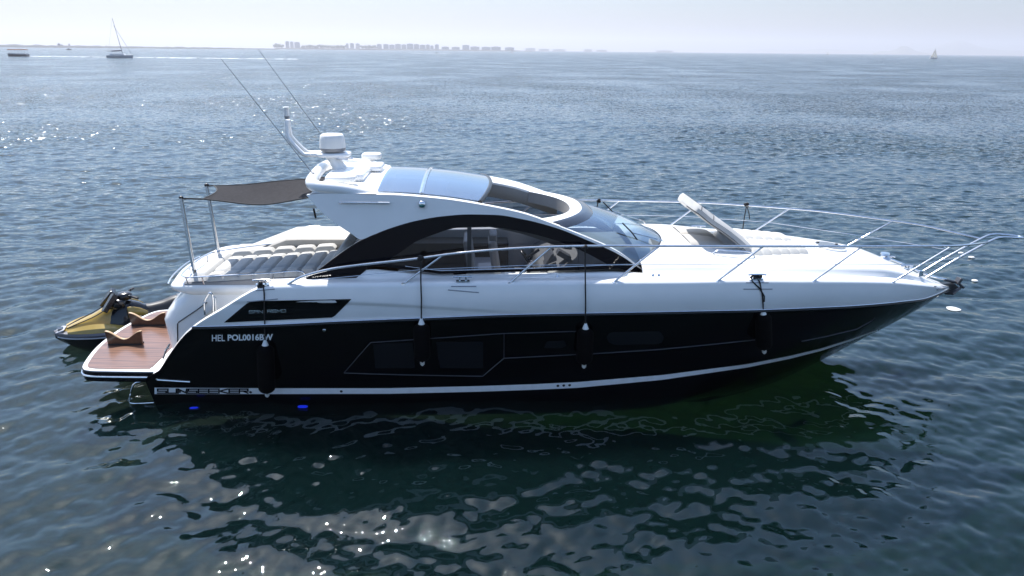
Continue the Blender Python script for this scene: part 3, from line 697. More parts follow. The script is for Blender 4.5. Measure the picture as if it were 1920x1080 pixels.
# side beams either side of the glass and of the open sunroof
xs_ = np.linspace(5.45, 8.75, 34)
for sgn in (-1, 1):
    q = B(); rows = []
    for x in xs_:
        yb, zb = edge_at(x); dk = min(1, max(0, (x-7.25)/.3))
        rows.append([(x, sgn*yb, zb+.004), (x, sgn*(yb-.03), zb+.022), (x, sgn*(yb-.07), zb+.018), (x, sgn*(yb-.24), zb+.03-.10*dk), (x, sgn*(yb-.25), zb-.24), (x, sgn*(yb-.12), zb-.26)])
    q.grid(rows); q.build('roof_beam', WHITE, Y, angle=40)
    q = B(); rows = []
    for x in np.linspace(5.45, 9.0, 30):
        yb, zb = edge_at(min(x, 8.9)); yi = yb-.19
        rows.append([(x, sgn*(yb-.25), zb-.11), (x, sgn*(yb-.26), zb-.27), (x, sgn*(yb-.16), zb-.42)])
    q.grid(rows); q.build('headliner', LINER, Y, angle=60)
def glass_panel(x0, x1, name):
    rows = []
    for t in np.linspace(0, 1, 16):
        xx = x0+(x1-x0)*t
        row = []
        for k in np.linspace(-1, 1, 25):
            xk = xx+.20*t*(1-k*k) if name == 'f' else xx
            yb, zb = edge_at(min(xk, 7.9)); yb -= .1
            row.append((xk, yb*k, zb+.045+.13*(1-k*k)))
        rows.append(row)
    return rows
for x0, x1, nm in ((5.45, 6.2, 'a'), (6.28, 7.28, 'f')):
    rows = glass_panel(x0, x1, nm); q = B(); q.grid(rows); q.build('roof_glass', ROOFGLASS, Y)
    if nm == 'f':
        q = B(); q.tube([(p[0]+.015, p[1], p[2]-.02) for p in rows[-1]], .04, 8); q.build('sunroof_seal', TRIMBLK, Y)
yb, zb = edge_at(6.24); ch = [(6.24, (yb-.08)*k, zb+.055+.13*(1-k*k)) for k in np.linspace(-1, 1, 25)]
q = B(); q.grid([[(p[0]-.04, p[1], p[2]) for p in ch], [(p[0], p[1], p[2]+.015) for p in ch], [(p[0]+.04, p[1], p[2]) for p in ch]]); q.build('roof_glass_strip', STEEL, Y)
q = B()
rows = [[(x, p[1]*.97, p[2]-.2) for p in roof_row(x, .2, 0, .06)] for x in np.linspace(4.4, 6.6, 8)]; q.grid(rows); q.build('headliner', LINER, Y)

# windscreen: header ring, white lip, glass
def ring(x0, x1, z0, z1, yw, n=32, pw=2.4):
    return [(x1-(x1-x0)*abs(k)**pw, yw*k, z1+(z0-z1)*abs(k)**2) for k in np.sign(np.linspace(-1, 1, n+1))*np.abs(np.linspace(-1, 1, n+1))**.8]
r_in = ring(8.35, 9.10, 3.60, 3.56, 1.30); r_lip = ring(8.45, 9.22, 3.62, 3.60, 1.40); r_out = ring(8.62, 9.33, 3.585, 3.59, 1.46); r_fr = ring(8.85, 9.56, 3.47, 3.50, 1.50)
r_indn = [(p[0]-.02, p[1], p[2]-.24) for p in r_in]
q = B(); q.grid([r_in, r_lip, r_out]); q.build('windscreen_lip', WHITE, Y, angle=60)
q = B(); q.grid([r_indn, r_in]); q.build('headliner', LINER, Y, angle=60)
q = B(); q.grid([[(p[0]+.002, p[1]*1.003, p[2]+.004) for p in r_out], [((a[0]+b[0])/2, (a[1]+b[1])/2, (a[2]+b[2])/2+.035) for a, b in zip(r_out, r_fr)], r_fr]); q.build('windscreen_header', mat('dark_header', (.022, .027, .04), .2, coat=.4), Y, angle=60)
wb = []
for k in np.sign(np.linspace(-1, 1, 33))*np.abs(np.linspace(-1, 1, 33))**.8:
    x = 10.98-.72*abs(k)**2.2; y_ = 1.46*k; wb.append((x, y_, float(on_deck(x, max(-1.4, min(1.4, y_)))[2])+.0))
rows = []
for t in np.linspace(0, 1, 14):
    rows.append([tuple(a[c]*(1-t)+b[c]*t+(.05*math.sin(math.pi*t) if c == 2 else 0) for c in range(3)) for a, b in zip(r_fr, wb)])
q = B(); q.grid(rows); ws = q.build('windscreen', WSGLASS, Y, angle=80)
B().tube(wb, .018, 6).build('windscreen_gasket', TRIMBLK, Y)
# wipers
for y0, y1 in ((-.75, -.62), (.95, .8)):
    a = on_deck(10.92, y0, .03); mid = (Vector(rows[8][int((y0/1.46+1)*16)])+Vector((.03, 0, .05)))
    wp = B().tube([a, a+Vector((-.05, .0, .06)), mid], .012, 6).build('wiper', STEEL, Y)
    B().tube([mid+Vector((.12, -.03, -.14)), mid+Vector((0, 0, .01)), mid+Vector((-.18, .05, .18))], .014, 6).build('blade', TRIMBLK, wp)

# ---- interior seen through the glass
q = B()
hs = B(); hs.box((7.81, -.75, 2.0), (.62, .62, .5)); hs.box((7.58, -.75, 2.62), (.16, .58, .95), Matrix.Rotation(R(-8), 3, 'Y')); seat = hs.build('helm_seat', mat('grey_leather', (.72, .70, .66), .5, var=.05), Y, bevel=.05)
B().box((7.86, -.75, 2.33), (.6, .6, .14)).build('seat_cushion', CUSH, seat, bevel=.05)
B().blob((7.54, -.75, 3.12), (.16, .46, .2), seg=16, e=.4).build('seat_headrest', CUSH, seat)
hs = B(); hs.box((7.3, .35, 2.0), (.62, .9, .5)); hs.box((7.05, .35, 2.5), (.16, .86, .7), Matrix.Rotation(R(-8), 3, 'Y')); hs.build('companion_seat', mat('grey_leather', (.3, .3, .3)), Y, bevel=.05)
hs = B(); hs.box((6.2, -.95, 2.0), (1.1, .55, .9)); hs.build('cockpit_sofa', mat('pale_leather', (.36, .34, .31), .5, var=.06), Y, bevel=.06)
hs = B(); hs.box((6.3, 1.25, 2.0), (3.2, .55, 1.0)); hs.build('galley_cabinet', WDARK, Y, bevel=.02)
hs = B(); hs.prism([(8.25, -1.35, 1.5), (8.45, -1.35, 2.45), (8.95, -1.35, 2.72), (10.5, -1.2, 2.7), (10.5, -1.2, 1.5)], (0, 2.5, 0)); dash = hs.build('dashboard', mat('grey_dash', (.17, .18, .18), .6, var=.06), Y, bevel=.04)
for x, y_, z, d in ((8.62, -.9, 2.72, (.05, .34, .3)), (8.66, -.5, 2.72, (.05, .34, .3)), (8.5, -1.12, 2.55, (.1, .2, .12)), (8.9, -1.0, 2.82, (.28, .22, .1))):
    B().box((x, y_, z), d, Matrix.Rotation(R(30), 3, 'Y')).build('instrument_panel', mat('pale_panel', (.13, .14, .155), .3), dash, bevel=.01)
wc = Vector((8.2, -.75, 2.68)); wr = Matrix.Rotation(R(-35), 3, 'Y')
pts = [wc+wr @ Vector((0, .2*math.cos(a), .2*math.sin(a))) for a in np.linspace(0, 2*math.pi, 25)[:-1]]
q = B().tube(pts, .018, 8, closed=True)
for k in range(3): q.tube([wc, pts[k*8]], .014, 6)
q.tube([wc, wc+wr @ Vector((.3, 0, 0))], .03, 8); q.build('steering_wheel', TRIMBLK, Y)
q = B().tube([(7.95, -.95, 2.3), (8.2, -1.05, 2.62), (8.3, -1.05, 2.72)], .02, 8); q.tube([(8.0, -1.1, 2.35), (8.25, -1.15, 2.6)], .02, 8); q.build('throttle_lever', STEEL, Y)

# ---- roof equipment
mast = B(); prow = []
for t in np.linspace(0, 1, 8):
    x = 4.62-.24*t; z = 4.15+.42*t; rx = .20-.08*math.sin(t*math.pi*.5)+.06*max(0, t-.7)/.3; ry = .16-.05*t
    prow.append([(x+rx*math.cos(a), ry*math.sin(a), z) for a in np.linspace(0, 2*math.pi, 21)[:-1]])
mast.grid(prow, cu=True); radar_mast = mast.build('radar_mast', WHITE, Y, angle=50)
B().blob((4.42, 0, 4.59), (.66, .5, .10), seg=24, e=.5).build('mast_shelf', WHITE, radar_mast, angle=50)
rc = (4.41, 0, 4.66)
B().lathe(rc, [(0, .02), (.2, .02), (.235, .0), (.25, .05), (.252, .06)], 32).build('radar_base', GREY, radar_mast)
B().lathe(rc, [(.252, .062), (.25, .08), (.238, .22), (.225, .29), (.20, .318), (.1, .33), (0, .332)], 36).build('radar_dome', PLASTW, radar_mast, angle=50)
lt = (3.58, 0, 5.26)
for y_ in (-.09, .09):
    a = spline([(4.3, y_*1.6, 4.6), (3.95, y_*1.6, 4.6), (3.83, y_*1.5, 4.64), (3.62, y_*1.2, 4.88), (3.585, y_, 5.0), (3.58, y_*.5, 5.24)], 6)
    B().tube(a, .042, 10).build('light_bracket', WHITE, radar_mast, angle=60)
al = B().lathe(lt, [(0, 0), (.045, 0), (.05, .05), (.05, .06)], 18).build('anchor_light', GREY, radar_mast)
B().lathe(lt, [(.05, .06), (.05, .19)], 18).build('lens', PLASTW, al); B().lathe(lt, [(.05, .19), (.058, .195), (.058, .225), (0, .23)], 18).build('cap', PLASTW, al)
for (x, y_, z, L_) in ((4.74, -1.02, 4.30, .55), (5.0, .95, 4.42, .4)):
    pod = B().blob((x, y_, z), (L_, .36, .13), seg=24, e=.45).build('antenna_pod', PLASTW, Y, angle=50)
    B().lathe((x, y_, z-.2), [(.1, 0), (.06, .04), (.05, .16)], 16).build('pod_stem', WHITE, pod)
for q_ in ((4.5, -.12, 4.55), (4.55, .12, 4.52)):
    B().lathe(q_, [(0, 0), (.045, .0), (.03, .1), (.02, .22), (.0, .22)], 14, axis=(1, 0, -.15)).build('horn', STEEL, radar_mast)
for bx, tx in (((4.30, -.95, 4.25), PY(413, 108, -.85)), ((4.35, .95, 4.3), PY(484, 92, 1.1))):
    v0 = Vector(bx); v1 = Vector(tx)
    wa = B().tube([v0.lerp(v1, t) for t in np.linspace(0, 1, 10)], .009, 8, r2=.0045).build('whip_antenna', mat('antenna_grey', (.2, .21, .23), .4), Y)
    B().tube([v0, v0.lerp(v1, .06)], .03, 10).build('antenna_base', GREY, wa)
h0, h1 = AP(636, 379.5, .05), AP(731, 380.5, .05)
gh = B().tube([h0, h1], .018, 10).build('grab_handle', STEEL, Y)
for u in (650, 715): B().tube([AP(u, 380, .05), AP(u, 380.3, -.0)], .012, 8).build('handle_foot', STEEL, gh)
nl = AP(791.5, 383, .02); NL = B().blob(nl, (.14, .1, .13), seg=16, e=.8).build('navigation_light', STEEL, Y)
B().blob((nl[0], nl[1]-.03, nl[2]-.02), (.11, .09, .07), seg=14).build('lens', mat('green_lens', (.01, .11, .1), .1), NL)

# ---- awning on two steel poles
POLE = [((1.57, -.42, 2.2), (1.50, -.36, 3.80)), ((1.58, .88, 2.2), (1.50, .93, 3.80))]
for a, b in POLE: B().tube([a, b], .038, 12).build('awning_pole', STEEL, Y)
c00 = Vector(PY(385, 368, -.4)); c01 = Vector(PY(392, 348, .93)); 
c00 = Vector((1.93, -.42, 3.78)); c01 = Vector((1.66, .90, 3.79)); c10 = Vector((4.22, -1.05, 3.95)); c11 = Vector((4.22, 1.15, 3.98))
rows = []
for i in range(25):
    s_ = i/24; row = []
    for j in range(17):
        t = j/16; p = c00.lerp(c10, s_).lerp(c01.lerp(c11, s_), t)
        sag = -(.13-.11*t)*math.sin(math.pi*s_)-.04*math.sin(math.pi*t)*math.sin(math.pi*s_); pin = .10*math.sin(math.pi*s_)*(2*t-1)
        p = p+Vector((.16*math.sin(math.pi*t)*(1-s_), -pin*.8, sag+.012*math.sin(9*s_+3*t))); row.append(p)
    rows.append(row)
q = B(); q.grid(rows); aw = q.build('awning', CANVAS, Y, angle=70, label='grey sun awning stretched aft from the hardtop')
for e_, nm in ((rows[0], 0), ([r_[0] for r_ in rows], 1), ([r_[-1] for r_ in rows], 2)): B().tube(e_, .014, 6).build('hem', mat('dark_hem', (.03, .03, .03), .8), aw)
for (p, tp) in ((rows[0][0], POLE[0][1]), (rows[0][-1], POLE[1][1])): B().tube([p, (tp[0], tp[1], tp[2]-.02)], .016, 6).build('tie', ROPE, aw)
q = B(); q.blob((1.5, .93, 3.80), (.1, .1, .08)); q.blob((1.5, -.36, 3.80), (.09, .09, .06)); q.build('pole_clamp', TRIMBLK, aw)
B().tube([PY(588, 391, -1.2), PY(592, 409, -1.2)], .018, 6).build('strap', ROPE, aw)

# ---- guard rails
brail = pchip([(3.6, 1.95), (5, 1.97), (9, 1.97), (10.5, 1.95), (12.4, 1.88), (14.4, 1.61), (16.55, 1.04), (17.6, .55), (18.3, .2)])
RAILPX = [(537, 535), (548, 528), (570, 517.5), (620, 504.5), (680, 496), (780, 485), (855, 475), (955, 466.3), (1055, 462), (1160, 461), (1236, 461.5), (1431, 462), (1616, 462), (1700, 461.6), (1786, 461)]
rl = [PB(u, v, lambda x, z: float(brail(x))) for u, v in RAILPX]+[np.array(p) for p in ((17.15, -.76, 2.95), (17.62, -.42, 2.88), (17.98, -.13, 2.825))]; rl = spline(rl, 5)
def rail_at(u, v): return PB(u, v, lambda x, z: float(brail(x)))
STAN = [((757, 531.5), (830, 478.5)), ((955, 531), (1034, 463.2)), ((1151, 529), (1236, 462)), ((1344, 528), (1431, 462)), ((1524, 528), (1616, 462)), ((1672, 530), (1786, 461))]
for sgn in (1, -1):
    f = (lambda p: tuple(p)) if sgn == 1 else mir
    gr = B().tube([f(p) for p in rl], .022, 10).build('guard_rail', STEEL, Y)
    for a, b in STAN:
        pa = PB(*a, lambda x, z: float(bs(x))-.05); pb = rail_at(*b)
        B().tube([f(pa), f(pb)], .018, 10).build('stanchion', STEEL, gr); B().lathe(f((pa[0], pa[1], pa[2]-.01)), [(.05, 0), (.045, .02), (0.02, .03)], 14).build('stanchion_base', STEEL, gr)
    mids = []
    for a, b in STAN: mids.append(f((PB(*a, lambda x, z: float(bs(x))-.05)+rail_at(*b))*.5))
    p0 = PB(575, 526, lambda x, z: 1.93)
    B().tube([f(p0)]+mids+[f((17.45, -.22, 2.55))], .006, 6).build('guard_wire', STEEL, gr)
    yy = .12
    pul = spline([(16.78, -.13, 2.02), (17.4, -.125, 2.46), (18.05, -.12, 2.86), (18.25, -.12, 2.925), (18.4, -.115, 2.925), (18.72, -.08, 2.9), (18.76, 0, 2.895)], 5)
    B().tube([f(p) for p in pul], .024, 10).build('pulpit', STEEL, Y)

# ---- foredeck fittings
def cleat(p, L_, name='cleat', ax=Vector((1, 0, 0)), parent=Y):
    p = Vector(p); q = B().tube([p-ax*L_/2+Vector((0, 0, .075)), p-ax*L_*.3+Vector((0, 0, .085)), p+ax*L_*.3+Vector((0, 0, .085)), p+ax*L_/2+Vector((0, 0, .075))], .016, 8)
    for k in (-.16, .16): q.tube([p+ax*L_*k, p+ax*L_*k+Vector((0, 0, .085))], .016, 8)
    q.box(p+Vector((0, 0, .004)), (L_*.7, .07, .012)); return q.build(name, STEEL, parent)
def side_pt(u, v, db): return PB(u, v, lambda x, z: float(bs(x))-db)
for u, v in ((868, 531.5), (493, 538), (1418, 527)):
    p = side_pt(u, v, .06); p[2] = float(zs(p[0]))+.026
    cleat(p, .34); cleat(mir(p), .34)
for a, b in (((846, 537), (893, 537)), ((840, 543.5), (898, 548.5)), ((468, 546), (515, 542)), ((1399, 530), (1441, 530)), ((1394, 542), (1448, 542)), ((463, 566), (521, 560.5))):
    line_on(tops_bvh, [a, b], .009, 'fairlead_strip', mat('grey_steel', (.3, .31, .33), .3, metal=1.), off=.002, seg=6)
def disk_deck(pts, r_, name, m):
    for u, v in pts:
        p = side_pt(u, v, .27); B().lathe(p, [(0, .012), (r_*.8, .012), (r_, 0), (r_, -.03)], 16, axis=(0, -.9, .4)).build(name, m, Y)
disk_deck([(852, 522.3), (1045, 518.6), (1224, 516), (1235, 516), (1574, 519)], .028, 'filler_cap', STEEL)
# hatch
hc = on_deck(14.62, -.08, .0); q = B(); rw = []
for rr_, dz in ((.30, .0), (.31, .03), (.28, .045)):
    rw.append([tuple(on_deck(hc.x+rr_*1.08*math.cos(a), hc.y+rr_*math.sin(a), dz)) for a in np.linspace(0, 2*math.pi, 33)[:-1]])
q.grid(rw, cu=True); hatch = q.build('deck_hatch', WHITE, Y)
q = B(); q.add([(p[0], p[1], p[2]+.004) for p in rw[2]], [tuple(range(32))]); q.build('hatch_glass', mat('grey_acrylic', (.10, .11, .13), .08, coat=.2), hatch)
for a in (.6, 2.5, 4.2): 
    p = on_deck(hc.x+.25*math.cos(a), hc.y+.25*math.sin(a), .055); B().box(p, (.05, .035, .02)).build('hatch_latch', TRIMBLK, hatch)
# bow sun pad and tilted backrest
fp = B(); X0, X1 = 12.62, 13.86; xs = np.linspace(X0, X1, 7)
def padtop(x, y_): return float(on_deck(x, y_)[2])
def quilt(x0, x1, y0, y1, h):
    rows = []
    for i in range(9):
        t = i/8; x = x0+(x1-x0)*t; ex = (1-abs(2*t-1)**4)**.5 if 0 < i < 8 else 0; row = []
        for j in range(11):
            s_ = j/10; ey = (1-abs(2*s_-1)**6)**.5 if 0 < j < 10 else 0; y_ = y0+(y1-y0)*s_; row.append((x, y_, padtop(x, y_)+.004+h*(.62+.38*ex)*ey))
        rows.append(row)
    return rows
for i in range(6):
    w0 = 1.0-.05*i
    fp.grid(quilt(xs[i], xs[i+1], -w0, -.03, .08)); fp.grid(quilt(xs[i], xs[i+1], .03, w0, .08))
fpo = fp.build('foredeck_sunpad', mat('bow_upholstery', (.44, .44, .425), .75, var=.05, vscale=9, bump=.3, bscale=120), Y, angle=70, recalc=False)
prof = spline([(12.66, 0, 2.70), (12.42, 0, 2.93), (12.12, 0, 3.16), (11.80, 0, 3.36), (11.56, 0, 3.54), (11.45, 0, 3.60)], 5)
def shell_rows(off, wd):
    rows = []
    for i, p in enumerate(prof):
        a = prof[max(i-1, 0)]; b = prof[min(i+1, len(prof)-1)]; t = Vector(b)-Vector(a); n = Vector((-t.z, 0, t.x)).normalized()
        if n.x < 0: n = -n
        k = i/(len(prof)-1); w_ = wd(k); rows.append([Vector((p[0], 0, p[2]))+n*(off*(1 if abs(j) < .96 else .6))+Vector((0, w_*j, 0)) for j in np.linspace(-1, 1, 13)])
    return rows
wfun = lambda k: (.92-.30*k)*(1 if k < .86 else math.sqrt(max(.05, 1-((k-.86)/.15)**2)))
f_ = shell_rows(.17, wfun); bk = shell_rows(.03, wfun)
q = B(); q.grid(f_); q.grid([[r_[0] for r_ in f_], [r_[0] for r_ in bk]]); q.grid([[r_[-1] for r_ in f_], [r_[-1] for r_ in bk]]); q.grid([f_[-1], bk[-1]]); q.grid([f_[0], bk[0]]); q.grid(bk)
br_ = q.build('sunpad_backrest', CUSH, Y, angle=50)
f2 = shell_rows(.026, lambda k: wfun(k)*.99); b2 = shell_rows(-.02, lambda k: wfun(k)*.96)
q = B(); q.grid(f2); q.grid(b2); q.grid([[r_[0] for r_ in f2], [r_[0] for r_ in b2]]); q.grid([[r_[-1] for r_ in f2], [r_[-1] for r_ in b2]]); q.grid([f2[-1], b2[-1]]); q.build('backrest_shell', CREAM, br_, angle=50)
for i0, i1 in ((10, 15), ):
    for ii in (15, 20): B().tube([r_ for r_ in f_[ii]], .008, 6).build('piping', SEAM, br_)
B().tube([r_[0] for r_ in f2], .010, 6).build('piping', SEAM, br_)
for w0, k0, k1 in ((.55, 3, 11), (.25, 5, 13)):
    ln = [b2[k][int(6-w0*6)]+Vector((-.006, 0, -.004)) for k in range(k0, k1)]+[b2[k][int(6+w0*6)]+Vector((-.006, 0, -.004)) for k in range(k1-1, k0-1, -1)]
    B().tube(ln, .006, 6, closed=True).build('shell_groove', mat('groove_grey', (.3, .29, .27), .6), br_)
# lounge seat behind the backrest
q = B()
for x0, x1, y0, y1 in ((11.45, 12.2, -.72, -.02), (11.45, 12.2, .02, .72)):
    q.grid(quilt(x0, x1, y0, y1, .05))
q.build('foredeck_seat', CREAM, Y, angle=70, recalc=False)
hr_ = spline([on_deck(11.78, -1.12, .01), on_deck(11.9, -1.12, .09), on_deck(12.1, -1.12, .10), on_deck(12.5, -1.1, .10), on_deck(12.62, -1.1, .01)], 5)
B().tube(hr_, .014, 8).build('foredeck_handrail', STEEL, Y)
# windlass, bow cleats, anchor
p = on_deck(15.9, .02); wl = B().lathe(p, [(.0, .13), (.09, .13), (.1, .1), (.06, .07), (.11, .03), (.13, 0)], 18).build('anchor_windlass', STEEL, Y)
B().tube([on_deck(15.95, 0, .05), on_deck(16.4, 0, .05), on_deck(16.9, 0, .06), (17.35, 0, 1.95)], .022, 8).build('anchor_chain', STEEL, Y)
for y_ in (-.32, .34): p = on_deck(16.2, y_, .0); cleat(p, .26)
p = side_pt(1742, 530, .1)
B().box((16.42, -.48, float(on_deck(16.42, -.48)[2])+.07), (.1, .05, .13)).build('bow_fitting', STEEL, Y, bevel=.01)
for k in range(3):
    a = hit(1748+4*k, 533+5*k, tops_bvh, .012); b = hit(1760+5*k, 530+5*k, tops_bvh, .012)
    if a and b: B().tube([a, b], .014, 6).build('bow_vent', GREY, Y)
JBLK_ = mat('roller_black', (.02, .02, .022), .4); an = B(); an.prism([(17.2, -.08, 1.86), (17.5, -.08, 1.88), (17.62, -.08, 1.80), (17.5, -.08, 1.72), (17.35, -.08, 1.72)], (0, .16, 0)); roller = an.build('bow_roller', JBLK_, Y, bevel=.01)
an = B(); an.tube([(17.3, 0, 1.95), (17.62, 0, 1.88), (17.78, 0, 1.76)], .03, 8); an.prism([(17.5, -.13, 1.64), (17.76, 0, 1.76), (17.5, .13, 1.64), (17.4, 0, 1.60)], (-.03, 0, .04)); an.box((17.62, 0, 1.92), (.06, .14, .15), Matrix.Rotation(R(25), 3, 'Y')); an.build('anchor', mat('galvanised', (.09, .09, .1), .4, metal=.6), Y, bevel=.006)

# ================================================================ FENDERS AND LINES (hang from the yacht, things of their own)
def fender(name, lab, u_top, v_top, u_bot, v_bot, rad, line, knot=None, sgn=1):
    # the depth follows the hull at mid height plus the radius
    hm = hit((u_top+u_bot)/2, (v_top+v_bot)/2, hull_bvh, 0.); y_ = hm.y-rad*1.02 if hm else -2.1
    top = Vector(PY(u_top, v_top, y_)); bot = Vector(PY(u_bot, v_bot, y_))
    t = thing(name, lab, 'fender', tuple(top), 'black fenders hung along the near side of the hull')
    ax = (bot-top); L_ = ax.length; ax.normalize()
    pr = [(0, .02)]+[(rad*math.sin(a)**.8, .06+rad*.75*(1-math.cos(a))) for a in np.linspace(.25, math.pi/2, 7)]+[(rad, L_*.5)]
    pr += [(rad*math.sin(a)**.8, L_-.06-rad*.75*(1-math.cos(a))) for a in np.linspace(math.pi/2, .25, 7)]+[(0, L_-.02)]
    B().lathe(top, pr, 22, axis=ax).build('fender_body', FEND, t, angle=60)
    B().lathe(top-ax*.03, [(.0, -.01), (.02, -.01), (.035, .03), (.062, .10), (.03, .1)], 16, axis=ax).build('fender_eye', PLASTW, t)
    B().lathe(bot+ax*.03, [(.045, -.07), (.04, -.02), (.015, .01), (0, .01)], 16, axis=ax).build('fender_tip', PLASTW, t)
    P = [top]+line
    B().tube(P, .013, 8).build('rope', ROPE, t)
    if knot: 
        q = B()
        for k in range(5): q.blob(Vector(line[-1])+Vector((rng.uniform(-.04, .04)*knot, rng.uniform(-.03, .03), rng.uniform(-.03, .03)*knot)), (.085, .07, .08), seg=10)
        q.build('knot', ROPE, t)
    return t
def sidehit(u, v): 
    a = hit(u, v, tops_bvh, .02); return a
fender('hanging_fender', 'long black fender reaching the white stripe, hung below the white registration letters', 497, 641, 501, 741, .155,
       [sidehit(497, 606), sidehit(496.5, 575), sidehit(496, 550), side_pt(494, 538, .02)+np.array([0, 0, .03]), side_pt(492, 533, .06)], 1.6)
fender('hanging_fender', 'black fender under the roof arch, hung from the rail before the square hull windows', 790, 601, 792, 682, .15,
       [Vector(PY(790, 560, -2.16)), Vector(PY(789, 530, -2.1)), Vector(rail_at(789, 484))], .8)
fender('hanging_fender', 'black fender on a rail line, just left of the long rounded hull window', 1098, 610, 1095, 687, .155,
       [Vector(PY(1098, 560, -2.17)), Vector(PY(1097.5, 530, -2.1)), Vector(rail_at(1097, 463))], .8)
fd = fender('hanging_fender', 'black fender nearest the bow, tied with a doubled line to a deck cleat', 1431, 583, 1433, 660, .15,
       [sidehit(1430, 570), sidehit(1428, 550), side_pt(1424, 529, .0)+np.array([0, -.02, .0]), side_pt(1421, 523, .06)], 1.8)
B().tube([sidehit(1432, 565), sidehit(1432, 555), sidehit(1424, 541), side_pt(1411, 528, .0), side_pt(1409, 522, .06)], .013, 8).build('rope', ROPE, fd)
B().tube([side_pt(1407, 521, .06), side_pt(1412, 517, .06), side_pt(1422, 516, .06), side_pt(1427, 520, .06)], .02, 8).build('knot', ROPE, fd)
# lines tied to the far rail, their fenders below the deck edge on the far side
for (u, v), lab in (((1121, 377), 'black fender line knotted to the far rail beside the windscreen'), ((1400, 384.5), 'black fender line knotted to the far rail beyond the tilted sunpad backrest, short end loose')):
    lo, hi = 0., 3.
    for _ in range(40):
        m_ = (lo+hi)/2; p = PY(u, v, m_); 
        if m_ < float(brail(p[0])): lo = m_
        else: hi = m_
    p = Vector(PY(u, v, lo)); t = thing('fender_line', lab, 'rope', tuple(p), 'fender lines on the far rail')
    b = float(br(p.x))+.17
    B().tube([p, (p.x-.01, p.y+.02, 2.9), (p.x-.02, max(float(bs(p.x))+.02, p.y), 2.55), (p.x-.02, b, 2.0)], .013, 8).build('rope', ROPE, t)
    q = B()
    for k in range(4): q.blob(p+Vector((rng.uniform(-.04, .04), 0, rng.uniform(-.02, .02))), (.09, .08, .09), seg=10)
    q.build('knot', ROPE, t)
    if u > 1300: B().tube([p, p+Vector((.07, -.03, -.2)), p+Vector((.1, -.03, -.33))], .012, 6).build('loose_end', ROPE, t)
    B().lathe((p.x-.02, b, 2.0), [(0, 0), (.06, -.03), (.14, -.14), (.15, -.3), (.15, -.7), (.1, -.84), (0, -.88)], 18).build('fender_body', FEND, t, angle=60)

# ================================================================ WOODEN CHOCKS on the swim platform
def chock(lab, u0, u1, vb, vt):
    a = PZ(u0, vb, .731); b = PZ(u1, vb, .731); yc = a[1]; x0, x1 = a[0], b[0]; h = .30
    t = thing('dinghy_chock', lab, 'chock', ((x0+x1)/2, yc, .731), 'wooden dinghy chocks on the swim platform')
    n = 17; prof = []
    for i in range(n):
        s_ = i/(n-1); z = h*(.70+.30*math.cos(2*math.pi*s_)); prof.append((x0+(x1-x0)*s_, z))
    poly = [(x0+.02, yc, .735)]+[(x, yc, .731+z) for x, z in prof]+[(x1-.02, yc, .735)]
    th = .05
    q = B(); q.prism(poly, (0, th, 0)); q.build('board', VARN, t, angle=30, bevel=.004)
    q = B(); q.grid([[(x, yc-.004, .733+z) for x, z in prof], [(x, yc+th+.004, .733+z) for x, z in prof], ]); q.build('top_edge', VARNEDGE, t, solid=.008)
    q = B(); q.box(((x0+x1)/2, yc+th+.03, .75), (x1-x0-.06, .05, .035)); q.box(((x0+x1)/2, yc-.012, .745), (x1-x0-.05, .02, .02)); q.build('base_rail', SEAM, t)
chock('varnished wooden chock with a dipped top, standing nearer the camera on the teak platform', 201, 268, 647, 627)
chock('varnished wooden chock with a dipped top, farther back and half behind the white transom', 245, 312, 611, 592)

# ================================================================ JET SKI beyond the platform
JS = thing('jet_ski', 'yellow and black jet ski moored beyond the teak swim platform', 'jet ski', (-1.1, 1.9, 0))
ja = math.atan2(.53, .848); jo = Vector((-2.43, 1.07, 0)); jx = Vector((math.cos(ja), math.sin(ja), 0)); jy = Vector((-math.sin(ja), math.cos(ja), 0))
J = lambda l, s_, z: jo+jx*l+jy*s_+Vector((0, 0, z))
YEL = mat('yellow_gelcoat', (.38, .26, .055), .25, coat=.6, var=.06); JBLK = mat('jet_black', (.008, .008, .01), .2, coat=.3, var=.1); JGRY = mat('jet_grey', (.10, .10, .115), .3, coat=.3); JSIL = mat('jet_silver', (.5, .5, .53), .25, coat=.3)
jw = pchip([(0, .02), (.12, .20), (.4, .40), (.9, .55), (1.6, .60), (2.6, .58), (3.2, .5)])
gz = lambda l: .34-.06*min(l, 1.2)+.02
rows = []
for l in np.linspace(0.0, 3.2, 34):
    w_ = float(jw(l)); kz = -.25+.5*max(0, 1-l/.75)**1.6; g = gz(l)
    rows.append([J(l, 0, kz), J(l, -w_*.55, kz+.07), J(l, -w_*.9, (kz+g)/2+.02), J(l, -w_, g-.05)]); 
q = B(); full = [r_+[J(0, 0, 0)]*0+[jo+jx*((p-jo).dot(jx))-jy*((p-jo).dot(jy))+Vector((0, 0, p.z)) for p in reversed(r_[1:])] for r_ in rows]; q.grid(full); q.add(full[-1], [tuple(range(len(full[-1])))])
q.build('jet_ski_hull', JBLK, JS, angle=50)
rows = []
for l in np.linspace(0, 3.2, 34):
    w_ = float(jw(l)); g = gz(l); rows.append([J(l, s_*w_*1.02, g+dz) for s_, dz in ((-1, -.05), (-1.03, .0), (-.96, .045), (-.7, .06), (0, .07), (.7, .06), (.96, .045), (1.03, 0), (1, -.05))])
q = B(); q.grid(rows); q.build('gunwale', JGRY, JS, angle=50)
q = B().tube([J(l, -float(jw(l))*1.04-.005, gz(l)-.055) for l in np.linspace(.05, 3.1, 30)], .014, 6); q.build('bumper_line', JSIL, JS)
